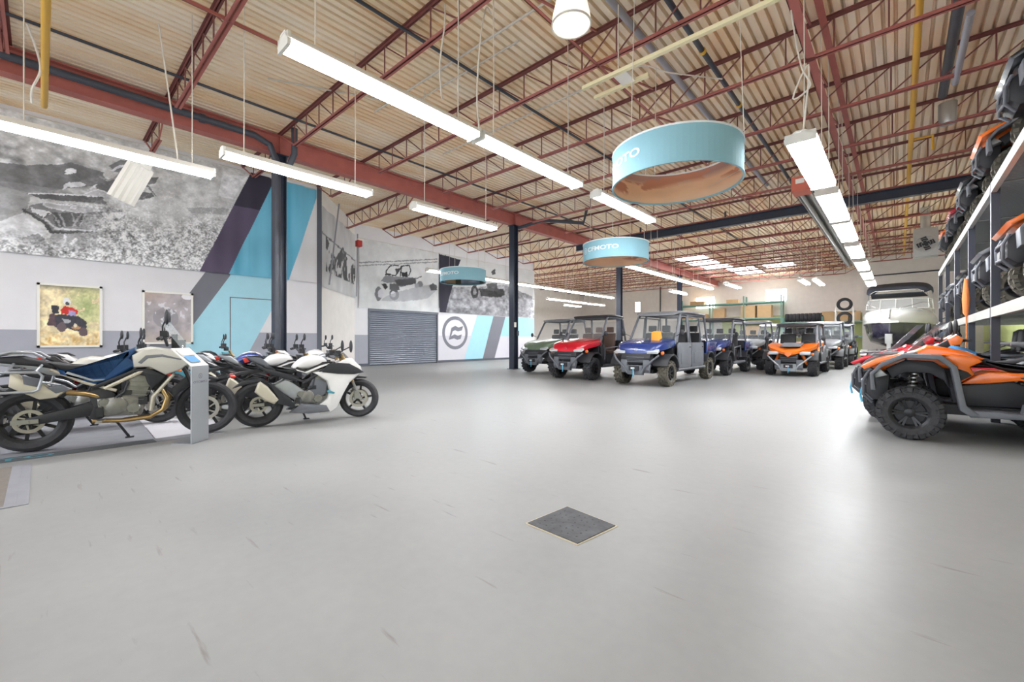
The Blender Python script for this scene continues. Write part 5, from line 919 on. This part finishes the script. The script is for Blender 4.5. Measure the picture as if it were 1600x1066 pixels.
# ---------------------------------------------------------------- quad bikes (origin below the front axle, +x forward)
def quad(label,loc,rz,paint,rack=True,screen=True,back=False,tyre='tyre',steer=0,fl='grey_plastic',seatm='seat_black',mirr=True,group='quad bikes'):
    p=thing('quad_bike',label,'quad bike',loc,rz,group); wb=1.45; r=.32; tk=.46
    for x,y in((0,1),(0,-1),(-wb,1),(-wb,-1)): mud_wheel(p,x,y*tk,r,.24,'rim_black',tyre,R(steer) if x==0 else 0,6)
    MB().bx(-wb+.1,.15,-.16,.16,.30,.42).build('chassis','black_plastic',p,0)
    for s in(-1,1):
        for xx in(0,-wb):
            MB().bar((xx+.08,s*.14,.38),(xx,s*.4,.33),.035,.035).bar((xx-.1,s*.14,.38),(xx,s*.4,.33),.035,.035).build('control_arm','black_plastic',p,0)
            o=MB().cyl((xx-.05,s*.22,.80),(xx,s*.36,.36),.022,n=8).build('shock','p_black',p)
            c=MB(); 
            for k in range(7): 
                u=k/7; c.lathe([(.03,-.008),(.042,-.008),(.042,.008),(.03,.008)],12,(xx-.05+.05*u*.8,s*(.22+.14*u*.8),.78-.42*u*.8),'z')
            q=c.build('spring','steel',o); q['kind']='stuff'
        # front fender flare band
        band=[(.31,.58),(.33,.76),(.25,.86),(.06,.985),(-.23,.975),(-.34,.88),(-.42,.40),(-.50,.34),(-.57,.36),(-.47,.46),(-.40,.90),(-.27,1.03),(.06,1.04),(.27,.92),(.37,.78),(.36,.58)]
        inner=[(.31,.58),(.33,.77),(.25,.872),(.05,.985),(-.24,.975),(-.345,.88),(-.42,.40),(-.50,.34),(-.57,.36),(-.47,.46),(-.40,.90),(-.27,1.03),(.06,1.04),(.27,.92),(.37,.78),(.36,.58)]
        MB().puff(inner,s*.36,s*.60,.015).build('front_fender',fl,p)
        MB().puff([(.22,.84),(.04,.955),(-.21,.945),(-.31,.86),(-.36,.6),(-.30,.72),(-.18,.80),(.04,.8),(.16,.72)],s*.22,s*.34,.01).build('inner_liner','black_plastic',p)
        ar=[(-wb+x,z+.03) for x,z in((.45,.44),(.36,.80),(.2,.90),(-.15,.92),(-.36,.80),(-.42,.62),(-.38,.62),(-.30,.78),(-.14,.87),(.18,.85),(.30,.76),(.38,.44))]
        MB().puff(ar,s*.32,s*.60,.015).build('rear_fender',fl,p)
        MB().puff([(-.50,.33),(-wb+.42,.35),(-wb+.4,.40),(-.5,.41)],s*.2,s*.58,.015).build('footboard',fl,p)
        MB().puff([(-.88,.40),(-.9,.50),(-1.02,.51),(-1.06,.40)],s*.42,s*.58,.01).build('foot_peg',fl,p)
        MB().puff([(-.42,.66),(-.50,.68),(-.84,.74),(-1.02,.66),(-1.02,.44),(-.46,.42)],s*.1,s*.26,.03).build('engine_cover','black_plastic',p)
        # painted side
        MB().puff([(-.02,.99),(-.12,1.03),(-.36,1.04),(-.58,1.00),(-.62,.955),(-.52,.885),(-.56,.80),(-.42,.68),(-.38,.90),(-.24,1.0)],s*.14,s*.34,.03).build('side_fairing',paint,p)
        MB().puff([(-.38,.88),(-.34,.90),(-.50,.83),(-.53,.79),(-.44,.72)],s*.335,s*.35,.006).build('side_vent','black_plastic',p)
        MB().puff([(-.44,.68),(-.58,.80),(-.66,.835),(-.86,.83),(-1.1,.83),(-1.5,.92),(-1.52,.87),(-1.1,.70),(-.9,.745),(-.66,.70)],s*.16,s*.30,.02).build('seat_side_panel',paint,p)
        MB().puff([(.28,.84),(.34,.80),(.32,.72),(.2,.76)],s*.2,s*.42,.015).build('headlight','lens',p)
        for k in range(3): MB().puff([(-.90-.1*k,.785),(-.97-.1*k,.79),(-.985-.1*k,.775),(-.91-.1*k,.77)],s*.30,s*.305,.002).build('vent_slot','black_plastic',p)
    MB().puff([(.42,.88),(.28,.96),(.0,1.05),(-.10,1.10),(-.16,1.145),(-.30,1.12),(-.50,1.07),(-.64,.985),(-.5,.86),(.0,.86),(.3,.80)],-.28,.28,.05,3).build('hood',paint,p)
    MB().puff([(.46,.87),(.33,.95),(.05,1.055),(.05,1.0),(.28,.91),(.42,.83)],-.56,.56,.015).build('front_cowl',paint,p)
    MB().puff([(.32,.82),(.42,.74),(.42,.50),(.34,.42),(.2,.44),(.18,.78)],-.24,.24,.03).build('front_fascia','black_plastic',p)
    m=MB().tube([(.40,-.26,.78),(.45,-.24,.66),(.45,-.2,.48),(.36,-.16,.38)],.018,8); m.tube([(.40,.26,.78),(.45,.24,.66),(.45,.2,.48),(.36,.16,.38)],.018,8); m.tube([(.45,-.24,.66),(.47,0,.66),(.45,.24,.66)],.018,8); m.tube([(.45,-.2,.48),(.47,0,.48),(.45,.2,.48)],.018,8)
    m.build('front_bumper',fl,p); MB().bx(.36,.46,-.1,.1,.5,.6).build('winch','black_plastic',p,0)
    if rack: MB().tube([(.47,.05,.56),(.49,.05,.45),(.47,.07,.36)],.014,6).build('tow_strap','strap_blue',p)
    # seat
    MB().puff([(-.59,.965),(-.66,.985),(-.80,.925),(-.98,.90),(-1.2,.93),(-1.5,1.02),(-1.56,1.0),(-1.5,.90),(-1.1,.82),(-.84,.835),(-.7,.885)],-.17,.17,.04,3).build('seat',seatm,p)
    if back:
        MB().puff([(-1.52,1.0),(-1.56,1.38),(-1.64,1.44),(-1.70,1.4),(-1.66,1.0)],-.2,.2,.05,3).build('backrest',seatm,p)
        for s in(-1,1): MB().tube([(-1.6,s*.28,1.06),(-1.3,s*.36,1.16),(-1.15,s*.38,1.15)],.02,8).build('grab_rail','p_silver',p)
    # racks
    if rack:
        for nm,x0,x1,z in(('front_rack',-.06,.36,1.04),('rear_rack',-1.9,-1.5,1.02)):
            m=MB().tube([(x0,-.40,z),(x1,-.38,z-.03),(x1,.38,z-.03),(x0,.40,z)],.016,6,closed=True)
            for k in range(5): m.tube([(x0+.01,-.28+k*.14,z),(x1-.01,-.28+k*.14,z-.03)],.012,6)
            for s in(-1,1): m.tube([(x0+.1,s*.3,z),(x0+.08,s*.26,z-.14)],.012,6)
            m.build(nm,fl,p)
    # bars
    hb=MB().tube([(-.50,-.36,1.20),(-.40,-.2,1.2),(-.34,0,1.14),(-.40,.2,1.2),(-.50,.36,1.20)],.013,8).build('handlebar','black_plastic',p)
    MB().cyl((-.34,0,1.14),(-.22,0,.95),.03,n=10).build('steering_stem','black_plastic',hb); MB().puff([(-.26,1.14),(-.36,1.22),(-.42,1.18),(-.34,1.10)],-.09,.09,.015).build('dash','black_plastic',hb)
    for s in(-1,1):
        MB().cyl((-.46,s*.28,1.2),(-.515,s*.42,1.2),.018,n=8).build('grip','rubber',hb)
        MB().puff([(-.36,1.14),(-.33,1.22),(-.40,1.27),(-.46,1.22),(-.44,1.15)],s*.22,s*.44,.02).build('hand_guard',paint if screen else fl,hb)
        if mirr: mirror(hb,(-.43,s*.24,1.21),(-.40,s*.34,1.36),(.3,.7,1.2))
    if screen:
        m=MB(); n=7; rg=[[( .02-.30*u-.08*(yy/.24)**2,yy*(1-.2*u),1.07+.36*u) for yy in np.linspace(-.24,.24,n)] for u in(0,.33,.66,1)]
        m.add([q for r_ in rg for q in r_],[(i*n+k,i*n+k+1,(i+1)*n+k+1,(i+1)*n+k) for i in range(3) for k in range(n-1)]); m.build('windscreen','glass_dark',p)
    MB().bx(-1.93,-1.88,-.3,-.2,.84,.9).bx(-1.93,-1.88,.2,.3,.84,.9).build('tail_light','lens_red',p,0)
    MB().puff([(-1.5,.9),(-1.92,.96),(-1.92,.82),(-1.75,.7),(-1.5,.7)],-.3,.3,.03).build('rear_body',fl,p)
    MB().cyl((-1.3,-.2,.6),(-1.85,-.2,.66),.07,n=14).build('muffler','steel',p)
    return p
WEST=PI
q0=quad('orange quad bike with black alloy wheels, nearest on the floor',(.10,7.6,0),WEST,'p_orange')
quad('red quad bike with blue tow strap, half behind orange one',(-.08,8.76,0),WEST,'p_red',back=True)
quad('light blue quad bike with padded backrest under the rack',(.35,10.75,0),WEST,'p_skyblue',back=True)
quad('red quad bike with backrest, farthest in the floor row',(.2,12.82,0),WEST,'p_red',back=True)
quad('black quad bike at rear of floor row under the rack',(.3,14.16,0),WEST,'p_black',back=True)
# ---------------------------------------------------------------- heavy storage rack at right
XF=1.05; XK=3.4; Z1=1.68; Z2=3.5; PY=[6.64,9.38,12.12,14.86,17.6,20.34]
o=thing('storage_rack','tall two-level storage rack with mesh decks along the right wall','rack',(XF,13.5,0))
post=MB().bx(-.045,.045,-.045,.045,0,Z2+.02).mesh('upright','rack_post',0)
for y in PY:
    ob('upright',post,o,(.0,y-13.5,0)); ob('upright',post,o,(XK-XF,y-13.5,0))
    for z in(.3,1.9): MB().bar((.0,y-13.5,z),(XK-XF,y-13.5,z+1.2),.03,.03).build('brace','rack_post',o,0)
for a,b in zip(PY,PY[1:]):
    for z in(Z1,Z2):
        for x in(0,XK-XF):
            e_=MB().prism([(-.03,-.14),(.03,-.14),(.03,-.02),(.045,-.02),(.045,0),(-.03,0)],a+.045-13.5,b-.045-13.5,'y'); e_.v=[(x+px-.02,py,pz+z) for px,py,pz in e_.v]; e_.build('shelf_beam','rack_beam',o,0)
        d_=MB(); k=0
        while a+.06+k*.06<b-.05: d_.bx(.0,XK-XF,a+.06+k*.06-13.5,a+.06+k*.06+.035-13.5,z,z+.012); k+=1
        q=d_.build('mesh_deck','mesh_deck',o,0); q['kind']='stuff'
    MB().cyl((XK-XF,a-13.5,.9),(XK-XF,b-13.5,.9),.025,n=6).build('back_rail','rack_post',o)
MB().bx(-.05,.05,PY[0]-2.8-13.5,PY[0]-13.5,Z2-.14,Z2).build('shelf_beam','rack_beam',o,0)
def shelf_quads(z,ys,tags,zn,x=1.38):
    for y,(pt,lab) in zip(ys,tags):
        a=quad(lab,(x,y,z+.012),WEST,pt,rack=False,screen=False,mirr=False,tyre='tyre_dusty',group='quad bikes stored on %s shelf'%zn,steer=random.uniform(-6,6))
YS=[8.0,10.35,12.95,15.6,18.3]
shelf_quads(Z1,YS,[('p_orange','orange-trimmed quad bike on lower shelf, nearest the viewer'),('p_grey','grey quad bike on lower shelf, second along'),('p_black','black quad bike on lower shelf, third along, by orange flag'),('p_silver','silver quad bike on lower shelf, fourth along'),('p_grey','grey quad bike at far end of the lower shelf')],'lower')
shelf_quads(Z2,[7.85]+YS[1:],[('p_black','black quad bike on top shelf, nearest the viewer'),('p_orange','orange quad bike on top shelf, second along'),('p_black','black quad bike on top shelf, third along'),('p_red','red quad bike on top shelf, fourth along'),('p_orange','orange quad bike at far end of the top shelf')],'top')
o=thing('safety_flag','orange cloth flag tied to a rack upright, hanging by rope','flag',(XF-.07,12.12,1.0))
MB().sect([(-.42,0,.03,.02),(-.36,0,.06,.05),(-.1,0,.085,.06),(.1,0,.06,.05),(.3,0,.035,.03)],12,2).xf(Matrix.Translation((0,0,1.1))@Matrix.Rotation(R(-90),4,'Y')).build('cloth','cloth_orange',o)
MB().tube([(0,0,.75),(.0,-.03,.3),(-.02,-.05,-.1)],.012,6).build('rope','cloth_orange',o)
# ---------------------------------------------------------------- boat on its trailer
def boat():
    p=thing('cabin_boat','white cabin cruiser with dark hull and canvas top, on trailer','boat',(-.28,27.0,0),SOUTH-R(5)); Ln=7.6
    # stations from the bow (x=0) to stern (x=-Ln): half beam at gunwale, keel z, chine z, gunwale z
    st=[(.35,.03,1.55,1.62,2.05),(.1,.35,1.25,1.5,2.05),(-.5,.78,.98,1.35,2.04),(-1.4,1.12,.82,1.22,2.02),(-2.6,1.3,.74,1.12,2.0),(-5,1.34,.72,1.08,1.97),(-Ln,1.28,.72,1.06,1.94)]
    rg=[]
    for x,b,k,c,g in st: rg.append([(x,0,k),(x,b*.45,(k+c)/2),(x,b*.82,c),(x,b*.95,(c+g)/2),(x,b,g),(x,0,g),(x,-b,g),(x,-b*.95,(c+g)/2),(x,-b*.82,c),(x,-b*.45,(k+c)/2)])
    MB().loft(rg).build('hull','boat_navy',p)
    dk=[(.42,.05,2.04,2.18),(.15,.40,2.05,2.42),(-.4,.84,2.04,2.62),(-1.3,1.18,2.02,2.78),(-2.5,1.36,2.0,2.86),(-3.3,1.40,1.98,2.8),(-5,1.40,1.97,2.62),(-Ln,1.33,1.94,2.55)]
    rg=[]
    for x,b,z0,z1 in dk: rg.append([(x,-b,z0),(x,-b*1.02,z0+(z1-z0)*.45),(x,-b*.9,z0+(z1-z0)*.8),(x,-b*.55,z1),(x,0,z1+.03),(x,b*.55,z1),(x,b*.9,z0+(z1-z0)*.8),(x,b*1.02,z0+(z1-z0)*.45),(x,b,z0)])
    MB().loft(rg).build('deck','boat_white',p)
    MB().tube([(st[i][0]+.02,st[i][1]+.02,st[i][4]+.01) for i in range(6,-1,-1)]+[(st[i][0]+.02,-st[i][1]-.02,st[i][4]+.01) for i in range(7)],.03,6).build('rub_rail','white_metal',p)
    # windscreen frames
    F=[(-2.3,-1.2),(-2.0,-.62),(-1.9,0),(-2.0,.62),(-2.3,1.2),(-3.4,1.3)]; F=[(-3.4,-1.3)]+F
    for (x0,y0),(x1,y1) in zip(F,F[1:]):
        o=MB().tube([(x0,y0,2.80),(x1,y1,2.80),(x1-.22,y1*.96,3.3),(x0-.22,y0*.96,3.3)],.025,6,closed=True).build('windscreen_frame','white_metal',p)
        MB().add([(x0,y0,2.8),(x1,y1,2.8),(x1-.22,y1*.96,3.3),(x0-.22,y0*.96,3.3)],[(0,1,2,3)]).build('pane','glass',o,0)
    for s in(-1,1): MB().tube([(.2,s*.3,2.45),(.15,s*.36,2.7),(-1.1,s*1.05,3.02),(-2.4,s*1.22,3.05)],.016,6).build('bow_rail','chrome',p)
    MB().puff([(.5,2.2),(.62,2.28),(.3,2.62),(.1,2.66),(.1,2.58),(.28,2.5)],-.04,.04,.012).build('anchor_arm','steel',p); MB().bx(.30,.46,-.32,.32,2.02,2.10).build('bow_roller','white_metal',p,0)
    # canvas bimini
    rg=[]; se=lambda v,e:math.copysign(abs(v)**e,v)
    for x,b,z,h in((-2.05,1.0,3.78,.2),(-2.15,1.16,3.95,.34),(-2.9,1.26,4.18,.44),(-4.0,1.28,4.2,.46),(-4.9,1.22,4.1,.4)):
        rg.append([(x,b*se(math.cos(t_),.6),z-h+h*se(math.sin(t_),.6)) for t_ in np.linspace(0,PI,15)]+[(x,b*.97*se(math.cos(t_),.6),z-h-.03+h*.97*se(math.sin(t_),.6)) for t_ in np.linspace(PI,0,15)])
    MB().loft(rg).build('canvas_top','canvas',p)
    MB().add([(-2.1,-.98,3.6),(-2.1,.98,3.6),(-3.3,1.1,3.48),(-3.3,-1.1,3.48),(-2.1,-.98,3.57),(-2.1,.98,3.57),(-3.3,1.1,3.45),(-3.3,-1.1,3.45)],[(0,1,2,3),(7,6,5,4),(0,4,5,1),(1,5,6,2),(2,6,7,3),(3,7,4,0)]).build('canvas_flap','canvas',p,0)
    MB().tube([(-2.05,-1.02,3.6),(-2.06,-.8,3.74),(-2.06,.8,3.74),(-2.05,1.02,3.6)],.018,6).build('canvas_bow','chrome',p)
    for s in(-1,1):
        MB().tube([(-3.2,s*1.3,2.6),(-2.55,s*1.12,3.6)],.016,6).tube([(-4.2,s*1.3,2.6),(-4.0,s*1.2,3.85)],.016,6).build('canvas_bow','chrome',p)
    # trailer
    t_=thing('boat_trailer','galvanised boat trailer with white fenders under the cabin boat','trailer',(-.28,27.0,0),SOUTH-R(5))
    for s in(-1,1):
        MB().bar((.2,s*.3,.55),(-6.6,s*.95,.55),.09,.14).build('frame_rail','galv',t_,0)
        MB().bar((-2,s*.55,.62),(-6,s*.6,.62),.1,.2).build('bunk','wood',t_,0)
        for x in(-.62,-1.45) if False else(-1.2,-4.2):
            mud_wheel(t_,x,s*1.12,.32,.2,'rim_grey','tyre')
            ar=[(x+.42*math.cos(R(a)),.38+.36*math.sin(R(a))) for a in range(10,171,16)]; ai=[(x+.38*math.cos(R(a)),.36+.33*math.sin(R(a))) for a in range(170,9,-16)]
            MB().puff(ar+ai,s*.98,s*1.26,.01).build('fender','white_metal',t_)
    for x in(-1.2,-4.2,-6.2): MB().bar((x,-1.0,.4),(x,1.0,.4),.08,.08).build('crossmember','galv',t_,0)
    MB().bar((.2,0,.55),(1.3,0,.5),.1,.12).build('tongue','galv',t_,0); MB().bx(.55,.72,-.07,.07,.0,1.25).bx(.5,.8,-.12,.12,1.05,1.5).build('winch_post','galv',t_,0)
    MB().bar((.2,-.3,.55),(.2,.3,.55),.08,.1).build('crossmember','galv',t_,0)
boat()
# ---------------------------------------------------------------- back of the hall: green pallet racking, boxes, tyres
def pallet_rack(label,x0,n,wb_,y,levels,h):
    o=thing('pallet_rack',label,'rack',(x0,y,0),0,'green pallet racks')
    for i in range(n+1):
        for yy in(-.45,.45): MB().bx(i*wb_-.045,i*wb_+.045,yy-.04,yy+.04,0,h).build('upright','rack_green',o,0)
        for z in(.3,1.3,2.3): MB().bar((i*wb_,-.45,z),(i*wb_,.45,z+.7),.03,.03).build('brace','rack_green',o,0)
    for z in levels:
        for i in range(n):
            for yy in(-.45,.45): MB().bx(i*wb_+.045,(i+1)*wb_-.045,yy-.025,yy+.025,z-.11,z).build('shelf_beam','rack_green',o,0)
            MB().bx(i*wb_+.05,(i+1)*wb_-.05,-.43,.43,z,z+.02).build('shelf_board','cardboard' if False else 'rack_beam',o,0)
    return o
pallet_rack('green pallet rack along rear wall, left of the tyres',-15.0,3,2.7,39.9,(1.55,3.05,4.35),4.9)
pallet_rack('low green pallet rack along rear wall holding tyre rows',-6.8,2,2.55,39.9,(1.5,2.62),3.0)
random.seed(11)
def box(x,y,z,a,b,c,lab,grp='cardboard boxes on the pallet racks'):
    o=thing('cardboard_box',lab,'box',(x,y,z),random.uniform(-.05,.05),grp)
    MB().bx(-a/2,a/2,-b/2,b/2,0,c).build('carton','cardboard',o,0); MB().bx(-a/2-.002,a/2+.002,-.03,.03,c*.6,c+.002).build('tape','grout',o,0)
for x,z,a,c,l in((-14.2,3.07,1.0,.55,'long cardboard box far left of middle rack shelf'),(-12.9,3.07,.7,.45,'small brown box on middle rack shelf'),(-11.6,3.07,.9,.9,'tall cardboard box left of rack upright'),(-10.5,4.37,.9,.3,'flat cardboard box on top rack shelf'),(-9.3,3.07,1.05,1.0,'large cardboard box with handle hole on middle shelf'),(-8.1,3.07,1.0,1.0,'large cardboard box beside the green upright'),(-13.4,4.37,1.2,.32,'long flat box on the top shelf, far left'),
    (-3.9,2.64,.75,.72,'cardboard box next to tyre row, leftmost of four'),(-3.1,2.64,.75,.72,'cardboard box next to tyre row, second of four'),(-2.35,2.64,.62,.70,'cardboard box next to tyre row, third of four'),(-9.0,1.57,1.1,.8,'cardboard box on lowest rack shelf')): box(x,39.85,z,a,.7,c,l)
def loose_tyre(x,y,z,ax,lab,grp,r=.33):
    key=('t',r)
    if key not in WM: WM[key]=MB().lathe([(r*.6,-.1),(r*.9,-.12),(r,-.08),(r,.08),(r*.9,.12),(r*.6,.1),(r*.62,.08),(r*.8,.06),(r*.8,-.06),(r*.62,-.08)],28).mesh('tyre','tyre')
    o=ob('tyre',WM[key],None,(x,y,z),(0,0,PI/2) if ax=='x' else ((PI/2,0,0) if ax=='z' else None)); return tag(o,lab,'tyre',grp)
for i in range(10): loose_tyre(-6.55+i*.25,39.8,2.64+.331,'x','black tyre standing in upper row on the rear pallet rack, %s from left'%ORD[i],'tyres in upper rack row')
for i in range(12): loose_tyre(-6.55+i*.25,39.8,1.52+.331,'x','black tyre standing in lower row on the rear pallet rack, %s from left'%ORD[i],'tyres in lower rack row')
# tyre tower and white stack by the boat
o=thing('tyre_tower','narrow steel tyre stand beside the boat','rack',(-2.3,31.0,0))
for x in(-.4,.4):
    for y in(-.3,.3): MB().bx(x-.025,x+.025,y-.025,y+.025,0,3.1).build('upright','white_metal',o,0)
for z in(1.3,2.1,2.9): MB().bx(-.47,.47,-.32,.32,z-.04,z).build('shelf','white_metal',o,0)
for i,(z,l) in enumerate(((1.3,'lowest'),(2.1,'middle'),(2.9,'topmost'))): loose_tyre(-2.3,31.0,z+.371,'y','large black tyre on the narrow stand, %s of three'%l,'tyres on the narrow stand',.37)
random.seed(5)
for i in range(5):
    r=.36; m=MB().lathe([(r*.6,0),(r*.95,.0),(r,.05),(r,.21),(r*.95,.26),(r*.6,.26)],28,axis='z')
    tag(m.build('wrapped_tyre','boat_white',None,38,(-2.15,29.7,i*.262)),'white wrapped tyre in stack before the boat, %s from floor'%ORD[i],'tyre','white wrapped tyres')
